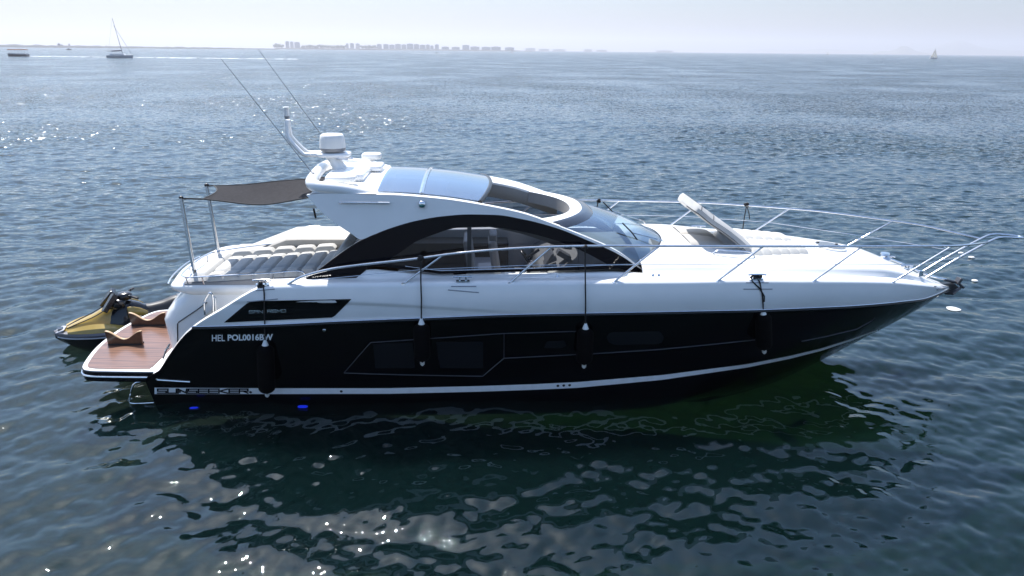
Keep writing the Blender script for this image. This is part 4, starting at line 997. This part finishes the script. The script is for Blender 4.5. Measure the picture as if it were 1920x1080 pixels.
def jloft(ls, fn, name, m, n=13):
    rows = [[J(l, *fn(l, k)) for k in np.linspace(-1, 1, n)] for l in ls]; q = B(); q.grid(rows); q.add(rows[0], [tuple(range(n))]); q.add(rows[-1], [tuple(range(n))]); return q.build(name, m, JS, angle=45)
hw = pchip([(.15, .10), (.4, .2), (.9, .30), (1.3, .28)]); hh = pchip([(.15, .42), (.4, .52), (.8, .66), (1.15, .80), (1.3, .80)])
jloft(np.linspace(.17, 1.25, 14), lambda l, k: (float(hw(l))*k, (gz(l)+.06) if abs(k) == 1 else gz(l)+.06+(float(hh(l))-gz(l)-.06)*(1-abs(k)**2.6)), 'hood', YEL)
q = B().tube([J(l, s_*float(hw(l))*.55, float(hh(l))*.955+.012) for s_ in (-1,) for l in np.linspace(.25, 1.2, 10)], .012, 6); q.tube([J(l, float(hw(l))*.55, float(hh(l))*.955+.012) for l in np.linspace(.25, 1.2, 10)], .012, 6); q.build('hood_crease', JBLK, JS)
for s_ in (-1, 1):
    rows = []
    for l in np.linspace(.25, 1.4, 14):
        w_ = float(jw(l)); up = .16*math.sin(math.pi*min(1, max(0, (l-.2)/1.22)))**.8; rows.append([J(l, s_*w_*.98, gz(l)+.05), J(l, s_*w_*.93, gz(l)+.07+up*.5), J(l, s_*w_*.72, gz(l)+.07+up), J(l, s_*w_*.5, gz(l)+.06+up*.6)])
    q = B(); q.grid(rows); q.build('side_fairing', YEL, JS, angle=30)
q = B(); q.prism([J(.02, -.10, .37), J(.18, -.17, .43), J(.26, 0, .47), J(.18, .17, .43), J(.02, .10, .37)], (0, 0, .03)); q.build('nose_cap', JSIL, JS, bevel=.01)
q = B(); q.box(J(.14, 0, .452), (.13, .16, .03), Matrix.Rotation(ja, 3, 'Z')); q.build('nose_intake', JBLK, JS)
cw = pchip([(1.0, .22), (1.35, .28), (1.7, .24), (2.0, .2), (2.6, .24), (2.95, .22)]); chh = pchip([(1.0, .60), (1.25, .78), (1.55, .86), (1.75, .80), (1.95, .68), (2.25, .70), (2.6, .78), (2.95, .74)])
jloft(np.linspace(1.05, 1.95, 12), lambda l, k: (float(cw(l))*1.25*k, gz(l)+.04 if abs(k) == 1 else gz(l)+.04+(float(chh(l))-gz(l)-.04)*(1-abs(k)**3)), 'console', JBLK)
for s_ in (-1, 1):
    rows = [[J(l, s_*(.30+.05*math.sin((l-1.35)*4)), zz) for zz in (gz(l)+.26, float(chh(l))*.72, float(chh(l))-.06)] for l in np.linspace(1.5, 1.9, 8)]
    q = B(); q.grid(rows); q.build('console_panel', YEL, JS, solid=.03)
    rr = Matrix.Rotation(ja, 3, 'Z') @ Matrix.Rotation(R(40), 3, 'Y') @ Matrix.Rotation(R(14*s_), 3, 'X')
    q = B(); q.box(J(1.17, s_*.22, .93), (.10, .20, .46), rr, taper=1.15); q.build('mirror', JBLK, JS, bevel=.015)
jloft(np.linspace(1.9, 2.98, 12), lambda l, k: (float(cw(l))*1.1*k, gz(l)+.04 if abs(k) == 1 else gz(l)+.04+(float(chh(l))-gz(l)-.04)*(1-abs(k)**3.5)), 'seat', mat('jet_seat', (.03, .03, .035), .5, var=.15))
jloft(np.linspace(2.62, 3.0, 6), lambda l, k: (float(cw(l))*1.14*k, gz(l)+.3 if abs(k) == 1 else gz(l)+.3+(float(chh(l))+.015-gz(l)-.3)*(1-abs(k)**3.5)), 'rear_seat', JGRY)
q = B().tube(spline([J(1.72, -.40, 1.0), J(1.62, -.22, 1.02), J(1.55, 0, .98), J(1.62, .22, 1.02), J(1.72, .40, 1.0)], 5), .022, 8); hb = q.build('handlebar', JBLK, JS)
for s_ in (-1, 1): B().tube([J(1.66, s_*.29, 1.013), J(1.74, s_*.43, 1.0)], .03, 8).build('grip', SEAM, hb)
q = B(); q.blob(J(1.34, 0, .84), (.34, .50, .26), Matrix.Rotation(ja, 3, 'Z'), 16, .6); q.build('dash_cowl', JBLK, JS)
q = B(); q.blob(J(1.5, 0, .98), (.34, .34, .2), Matrix.Rotation(ja, 3, 'Z'), 14, .7); q.build('instrument_pod', JBLK, JS)

# ================================================================ FLOATING BITS
FOAM = mat('white_foam', (.62, .62, .6), .6)
for u, v, sx, lab in ((1787, 580, .16, 'largest white floating scrap, on the water right of the bow'), (1828, 527, .085, 'small white floating scrap right of the anchor'), (1822, 483, .09, 'tiny white floating scrap just under the pulpit tip'), (1802, 475, .08, 'small white floating scrap seen through the gap between rail and pulpit tubes')):
    p = PZ(u, v, .0); q = B(); rows = []
    for rr_, z in ((1., -.03), (1.03, .0), (.8, .015), (.3, .02), (0.01, .021)):
        rows.append([(p[0]+sx*rr_*math.cos(a)*(1+.15*math.sin(3*a+u)), p[1]+sx*1.1*rr_*math.sin(a)*(1+.12*math.cos(2*a)), z+.02) for a in np.linspace(0, 2*math.pi, 19)[:-1]])
    q.grid(rows, cu=True); tag(q.build('floating_scrap', FOAM, angle=60), lab, 'litter', 'white scraps floating off the bow')

# ================================================================ DISTANT BOATS
def heading(u):
    v0, v1 = 0., 300.
    for _ in range(40):
        m_ = (v0+v1)/2
        if ray(u, m_)[2] > 0: v0 = m_
        else: v1 = m_
    d = ray(u, v0); d[2] = 0; return d/np.linalg.norm(d), v0
def far(u, D): d, _ = heading(u); return Vector((CAM_O[0]+d[0]*D, CAM_O[1]+d[1]*D, 0))
def mpp(D): return D/1356.
def boat_hull(q, o, L_, W_, H_, rake=.12, n=16, dirx=1):
    rows = []
    for i in range(n+1):
        s_ = i/n; w_ = W_/2*(1-max(0, (s_-.45)/.55)**2.2)*(.86+.14*min(1, s_*3)); sh = H_*(1+.35*max(0, s_-.4)**1.5)
        x = (s_-.5)*L_; rows.append([o+Vector((dirx*(x+rake*L_*.3*k*(s_)), y_*w_, sh*k-.1*(1-k)*H_)) for y_, k in ((0, -.2), (-.75, 0), (-.95, .5), (-1, 1), (-.92, 1.02), (0, 1.05), (.92, 1.02), (1, 1), (.95, .5), (.75, 0), (0, -.2))])
    q.grid(rows); q.add(rows[0], [tuple(range(11))])
    return rows
# excursion boat with awning
D = 560; o = far(30, D); k = mpp(D)
t = thing('excursion_boat', 'small excursion boat with orange brown awning, trailing a long white wake', 'boat', tuple(o))
q = B(); boat_hull(q, o, 30*k, 4.2, 1.3, dirx=-1); q.build('boat_hull', mat('dark_boat_paint', (.05, .06, .08), .4), t)
q = B(); q.box(o+Vector((0, 0, 1.7)), (27*k, 3.6, .4)); q.build('cabin_side', mat('boat_white', (.7, .7, .7), .4), t)
q = B(); rows = [[o+Vector((x, y_, 4.05+.15*(1-(y_/2)**2))) for y_ in (-2, -1, 0, 1, 2)] for x in np.linspace(-12*k, 13.5*k, 6)]; q.grid(rows); q.build('awning', mat('orange_canvas', (.34, .14, .06), .7), t, solid=.4)
for x in np.linspace(-11*k, 13*k, 6):
    for y_ in (-1.8, 1.8): B().tube([o+Vector((x, y_, 1.8)), o+Vector((x, y_, 4.1))], .07, 6).build('awning_post', STEEL, t)
# anchored sailing yacht, sails down
D = 500; o = far(222, D); k = mpp(D)
t = thing('sailing_yacht', 'sailing yacht with bare tall mast and furled dark blue sail', 'sailboat', tuple(o))
q = B(); boat_hull(q, o, 40*k, 4.2, 1.5, dirx=1); q.build('boat_hull', mat('yacht_hull', (.45, .48, .52), .35), t)
q = B(); q.box(o+Vector((1.*k, 0, 2.0)), (16*k, 2.6, .8), taper=.86); q.box(o+Vector((-10*k, 0, 1.95)), (9*k, 2.9, .6), taper=.9); q.build('coachroof', mat('boat_white', (.7, .7, .7)), t, bevel=.1)
q = B(); q.box(o+Vector((-13*k, 0, 3.9)), (9*k, 3, .25)); q.build('sprayhood', mat('navy_canvas', (.02, .03, .08), .7), t, bevel=.05)
mt_ = o+Vector((5*k, 0, 1.6)); mh = o+Vector((-2.2*k, 0, 61*k))
B().tube([mt_, mh], .17, 8, r2=.10).build('mast', mat('dark_mast', (.06, .065, .08), .4), t)
B().tube([mt_+Vector((-.3, 0, 2.6)), mt_+Vector((-17*k, 0, 2.3))], .38, 8).build('furled_sail', mat('navy_canvas', (.02, .03, .08)), t)
B().tube([mh+Vector((0, 0, -4)), o+Vector((19.5*k, 0, 2.2))], .09, 6).build('forestay', GREY, t); B().tube([mh, o+Vector((-19*k, 0, 2.))], .03, 6).build('backstay', GREY, t)
q = B()
for x in (-15, -10, -5, 8, 13, 18): q.tube([o+Vector((x*k, -1.9, 1.7)), o+Vector((x*k, -1.9, 2.7))], .05, 5)
q.tube([o+Vector((-16*k, -1.9, 2.7)), o+Vector((19*k, -1.3, 2.8))], .05, 5); q.build('lifeline', STEEL, t)
# small craft far off
def small_boat(u, D, L_, name, lab, col):
    o = far(u, D); t = thing(name, lab, 'boat', tuple(o)); q = B(); boat_hull(q, o, L_, L_*.3, L_*.13); q.build('boat_hull', mat(name+'_paint', col, .4), t)
    q = B(); q.box(o+Vector((-L_*.05, 0, L_*.2)), (L_*.35, L_*.2, L_*.17), taper=.8); q.build('cabin', mat('boat_grey', (.12, .13, .15), .4), t); return o
small_boat(128, 1500, 9, 'fishing_boat', 'tiny dark fishing boat far off left of the bare mast', (.08, .09, .1))
o_speed = small_boat(819, 1300, 6, 'speedboat', 'tiny dark speedboat raising a white wake under the city', (.04, .045, .06))
def sailer(u, D, h, lab, leaning=.02):
    o = far(u, D); t = thing('sailboat_under_sail', lab, 'sailboat', tuple(o)); q = B(); boat_hull(q, o, h*.75, h*.2, h*.09); q.build('boat_hull', mat('pale_hull', (.6, .6, .6), .4), t)
    B().tube([o+Vector((0, 0, .5)), o+Vector((h*.03, 0, h))], h*.006, 6).build('mast', GREY, t)
    SAIL = MATS.get('sailcloth')
    if SAIL is None:
        SAIL = mat('sailcloth', (.85, .84, .80), .7); n_ = SAIL.node_tree; tl = n_.nodes.new('ShaderNodeBsdfTranslucent'); tl.inputs[0].default_value = (.8, .78, .72, 1)
        ms = n_.nodes.new('ShaderNodeMixShader'); ms.inputs[0].default_value = .55; n_.links.new(n_.nodes['Principled BSDF'].outputs[0], ms.inputs[1]); n_.links.new(tl.outputs[0], ms.inputs[2]); n_.links.new(ms.outputs[0], n_.nodes['Material Output'].inputs[0])
    for nm, a, b, c in (('mainsail', (-h*.36, 0, h*.14), (-.02*h, 0, h*.13), (h*.03, 0, h*.98)), ('jib', (.04*h, 0, h*.12), (h*.36, 0, h*.12), (h*.05, 0, h*.86))):
        q = B(); A_, B_, C_ = [o+Vector(v) for v in (a, b, c)]; rows = []
        for i in range(7):
            s_ = i/6; rows.append([A_.lerp(C_, s_).lerp(B_.lerp(C_, s_), j/5)+Vector((0, -h*.05*math.sin(math.pi*j/5)*math.sin(math.pi*min(1, s_+.15)), 0)) for j in range(6)])
        q.grid(rows); q.build(nm, SAIL, t, solid=.05)
sailer(1752, 1300, 15.5, 'white two sailed boat far off at the right, under the mountain')
sailer(1552, 3500, 16, 'tiny white sail on the horizon left of the mountain')
sailer(1640, 4200, 14, 'faintest white sail on the horizon, nearest the foot of the mountain')
o = far(960, 1900); t = thing('channel_marker', 'slim red brown channel marker post on the water at the right end of the city', 'buoy', tuple(o))
q = B(); q.lathe(o, [(1.4, -.3), (1.4, .7), (.5, 1.2), (.4, 5.5), (.0, 5.6)], 10); q.build('marker_post', mat('marker_red', (.22, .05, .04), .5), t); B().box(o+Vector((0, 0, 6.2)), (1.2, 1.2, 1.4)).build('topmark', mat('marker_red', (.22, .05, .04)), t)
# wakes (white water nobody could count)
WAKE = bpy.data.materials.new('white_water'); WAKE.use_nodes = True; nt = WAKE.node_tree; b_ = nt.nodes['Principled BSDF']; b_.inputs['Base Color'].default_value = (.8, .82, .84, 1); b_.inputs['Roughness'].default_value = .8
g_ = nt.nodes.new('ShaderNodeNewGeometry'); n_ = nt.nodes.new('ShaderNodeTexNoise'); n_.inputs['Scale'].default_value = .22; n_.inputs['Detail'].default_value = 5; nt.links.new(g_.outputs['Position'], n_.inputs['Vector'])
r_ = nt.nodes.new('ShaderNodeValToRGB'); r_.color_ramp.elements[0].position = .36; r_.color_ramp.elements[1].position = .6; nt.links.new(n_.outputs['Fac'], r_.inputs[0]); nt.links.new(r_.outputs[0], b_.inputs['Alpha'])
def wake(pts, w0, w1, lab):
    q = B(); rows = []; n = len(pts)
    for i, p in enumerate(pts):
        w_ = w0+(w1-w0)*i/(n-1); hh_ = .22*rng.uniform(.6, 1.3); rows.append([(p[0], p[1]-w_*(1+.25*rng.uniform(-1, 1)), .02), (p[0], p[1]-w_*.3, hh_), (p[0], p[1]+w_*.3, hh_*.8), (p[0], p[1]+w_*(1+.25*rng.uniform(-1, 1)), .02)])
    q.grid(rows); tag(q.build('wake', WAKE), lab, kind='stuff')
a = far(44, 560); b = far(560, 470)
wake([a.lerp(b, t) for t in np.linspace(0, 1, 60)], 4.5, 3., 'long white wake trailing behind the excursion boat')
wake([far(u, 1300-abs(u-819)*.6) for u in np.linspace(770, 845, 14)], 9, 9, 'short white wake round the tiny speedboat')

# ================================================================ FAR SHORE
LAND = mat('far_shore', (.02, .03, .034), .9, var=.3, vscale=.01)
def shore(us, D, hs, name, lab, depth=400):
    q = B(); rows = []
    for u, h in zip(us, hs):
        d, _ = heading(u); n = Vector((d[0], d[1], 0)); p = far(u, D)
        rows.append([p+Vector((0, 0, -.5)), p+n*6+Vector((0, 0, h*.5)), p+n*40+Vector((0, 0, h)), p+n*depth*.6+Vector((0, 0, h*.9)), p+n*depth+Vector((0, 0, -.5))])
    q.grid(rows); tag(q.build(name, LAND), lab, kind='structure')
g2 = np.random.default_rng(5)
us = np.linspace(-60, 520, 60); shore(us, 3300, np.interp(us, [-60, 100, 400, 520], [10, 9, 6.5, 3])*(1+.12*g2.normal(size=60)), 'sandspit', 'low thin spit of land along the left horizon')
us = np.linspace(515, 1010, 80); shore(us, 4600, np.interp(us, [515, 560, 800, 960, 1010], [6, 9, 9, 6, 1])*(1+.15*g2.normal(size=80)), 'city_shore', 'low wooded shore under the distant city')
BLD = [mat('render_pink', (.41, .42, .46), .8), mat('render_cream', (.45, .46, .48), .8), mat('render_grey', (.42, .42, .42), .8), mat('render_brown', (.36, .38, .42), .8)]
WINM = mat('far_windows', (.10, .12, .15), .3)
def block(u0, u1, h_px, D, lab, m, grp='tall blocks along the distant shore', steps=1):
    a, b = far(u0, D), far(u1, D); k = mpp(D); c = (a+b)/2; W_ = (b-a).length; H_ = h_px*k*.86; d, _ = heading((u0+u1)/2); ang = math.atan2(d[1], d[0])-math.pi/2; rz = Matrix.Rotation(ang, 3, 'Z')
    t = thing('apartment_block', lab, 'building', tuple(c), grp)
    q = B(); q.box(c+Vector((0, 0, H_/2)), (W_, 22, H_), rz); q.build('wall', m, t)
    q = B(); q.box(c+Vector((0, 0, H_+1.6)), (W_*.45, 12, 3.2), rz); q.box(c+Vector((0, 0, H_+.4)), (W_*1.02, 22.6, .8), rz); q.build('roof', LAND if False else BLD[2], t)
    nfl = max(2, int(H_/6.5)); q = B()
    for i in range(nfl): q.box(c+rz @ Vector((0, -11.2, 0))+Vector((0, 0, (i+.55)*H_/nfl)), (W_*.86, .6, H_/nfl*.42), rz)
    q.build('window_band', WINM, t)
WHERE = [(536, 543, 15, 'leftmost tower of the distant city'), (544.5, 551, 14.5, 'second tower from the left of the distant city'), (552.5, 563, 13.5, 'widest of the three towers at the left end of the distant city'),
         (649, 654, 12, 'left tower of the middle trio on the far shore'), (656.5, 664, 12.5, 'central tower of the middle trio on the far shore'), (667, 675, 12, 'right tower of the middle trio on the far shore'),
         (707, 716, 11.5, 'pale block at the left end of the long dense row'), (719, 729, 11.5, 'second block of the long dense row'), (730, 740, 10.5, 'third block of the long dense row'), (741, 752, 12, 'fourth block of the long dense row'), (753, 762, 11.3, 'fifth block of the long dense row'),
         (763, 775, 13, 'tallest block in the middle of the long dense row'), (776, 786, 12.2, 'block right of the tallest in the long dense row'), (787, 798, 11, 'third from the right in the long dense row'), (799, 806, 11.5, 'second from the right in the long dense row'), (807, 813, 9.5, 'low block near the right end of the long dense row'), (815.5, 823, 12, 'tower closing the right end of the long dense row'),
         (828, 842, 7.5, 'low wide block just right of the long row'), (847, 862, 7.2, 'low wide block between the long row and the lone taller one'), (867, 880, 11.2, 'lone taller block right of the long row'), (882, 899, 8.3, 'low wide block right of the lone taller one'), (903, 920, 8, 'second low block right of the lone taller one'), (921, 939, 8.6, 'last low block but one at the right of the city'), (947, 964, 7.5, 'last low block of the city, by the channel marker')]
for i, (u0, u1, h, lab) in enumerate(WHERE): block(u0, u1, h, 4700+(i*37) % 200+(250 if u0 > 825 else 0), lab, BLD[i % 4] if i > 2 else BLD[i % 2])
for i, (u0, u1, h, lab) in enumerate([(108, 114, 6.5, 'pale blocky house on the spit left of the bare mast'), (114.5, 118.5, 4.8, 'lower wing beside the pale house on the spit'), (128.5, 132, 6, 'slim building standing alone on the spit'), (196, 203, 3, 'lowest building on the spit, under the bare mast')]):
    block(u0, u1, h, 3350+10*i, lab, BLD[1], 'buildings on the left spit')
for i, (u0, u1, h) in enumerate([(985, 1004, 6), (1010, 1030, 4.5), (1036, 1060, 4), (1095, 1110, 4.5), (1118, 1138, 3.6), (1230, 1262, 3.4)]):
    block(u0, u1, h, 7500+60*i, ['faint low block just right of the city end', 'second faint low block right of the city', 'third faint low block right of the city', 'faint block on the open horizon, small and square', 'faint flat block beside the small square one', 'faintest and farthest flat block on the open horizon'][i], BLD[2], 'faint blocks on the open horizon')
# tree belt on the shore: single crowns with trunks
TREE = mat('far_pine', (.045, .075, .035), .9, var=.3, vscale=.2); BARK = mat('far_bark', (.08, .06, .045), .9)
def far_tree_mesh(seed):
    g = random.Random(seed); q = B()
    for k in range(9): q.blob((g.uniform(-4, 4), g.uniform(-4, 4), g.uniform(5, 10)), (g.uniform(3.5, 6), g.uniform(3.5, 6), g.uniform(2.5, 4.5)), seg=8)
    for k in range(150):
        a = g.uniform(0, 6.28); r0 = g.uniform(2, 7); z = g.uniform(3.5, 12); s_ = g.uniform(.5, 1.1); p = Vector((r0*math.cos(a), r0*math.sin(a), z)); 
        q.add([p+Vector((g.uniform(-s_, s_), g.uniform(-s_, s_), g.uniform(-s_, s_))) for _ in range(3)], [(0, 1, 2)])
    return q
o0 = None
placed = [(518, 6), (523, 7), (528, 5), (570, 4.5), (578, 5.5), (584, 5), (592, 4.5), (601, 6), (608, 5), (615, 5.2), (622, 4.6), (630, 5), (638, 5.5), (645, 5), (680, 5), (688, 6), (696, 5.6), (702, 6)]
kinds = []
for sd_ in (1, 2, 3):
    t = thing('shore_tree', 'dark tree on the far shore between the towers, one of a loose belt', 'tree', (0, 0, 0), 'trees along the distant shore')
    far_tree_mesh(sd_).build('crown', TREE, t, angle=60); B().tube([(0, 0, -.5), (.2, 0, 4), (0, .1, 7)], .5, 6, r2=.2).build('trunk', BARK, t); kinds.append(t)
for i, (u, h) in enumerate(placed):
    src = kinds[i % 3]
    if i < 3: tt = src
    else:
        tt = src.copy(); C.objects.link(tt)
        for ch in src.children:
            cc = ch.copy(); C.objects.link(cc); cc.parent = tt
    D_ = 4580+(i*13) % 40; tt.location = far(u, D_); s_ = (h+3)*mpp(D_)/12.; tt.scale = (s_*1.25, s_*1.25, s_)
    tt.rotation_euler = (0, 0, i*1.3)
# mountains
def ridge(pts, D, name, lab):
    us = np.linspace(pts[0][0], pts[-1][0], 90); f = pchip(pts); k = mpp(D); g = np.random.default_rng(len(pts)); nz = np.cumsum(g.normal(size=90)); nz = nz-np.linspace(nz[0], nz[-1], 90); nz = nz/np.abs(nz).max()
    q = B(); rows = []
    for i, u in enumerate(us):
        d, _ = heading(u); n = Vector((d[0], d[1], 0)); p = far(u, D); h = max(.5, float(f(u))*k*(1+.05*nz[i]))
        rows.append([p+Vector((0, 0, -3)), p+n*150+Vector((0, 0, h*.35)), p+n*400+Vector((0, 0, h*.8)), p+n*600+Vector((0, 0, h)), p+n*1200+Vector((0, 0, h*.5)), p+n*1700+Vector((0, 0, -3))])
    q.grid(rows); tag(q.build(name, mat('hill_scrub', (.12, .12, .09), .9, var=.3, vscale=.003)), lab, kind='structure')
ridge([(1635, 0), (1650, 5), (1668, 6), (1680, 10), (1688, 13.5), (1697, 13), (1706, 10), (1722, 5), (1745, 2), (1760, 0)], 11500, 'hill', 'faint blue peaked hill on the right horizon')
ridge([(1690, 0), (1740, 10), (1770, 18), (1795, 22), (1810, 19), (1840, 12), (1880, 8), (1950, 7), (2050, 0)], 15000, 'mountains', 'barely visible mountain ridge at the right edge')
ridge([(1380, 0), (1430, 7), (1480, 6), (1540, 8), (1600, 6), (1650, 5), (1700, 0)], 14500, 'low_hills', 'barely visible low hills left of the peaked hill')

# ================================================================ HAZE
q = B(); q.box((0, 0, 143), (33990, 33990, 294))
hm_ = bpy.data.materials.new('sea_haze'); hm_.use_nodes = True; nt = hm_.node_tree; nt.nodes.clear(); ho = nt.nodes.new('ShaderNodeOutputMaterial'); pv = nt.nodes.new('ShaderNodeVolumePrincipled')
pv.inputs['Color'].default_value = (.90, .91, .98, 1); pv.inputs['Density'].default_value = .00016; pv.inputs['Anisotropy'].default_value = .35; nt.links.new(pv.outputs[0], ho.inputs['Volume'])
hz_o = q.build('haze', hm_); tag(hz_o, 'pale sea haze that fades the far shore', kind='stuff')
for p_ in hz_o.data.polygons: p_.use_smooth = False
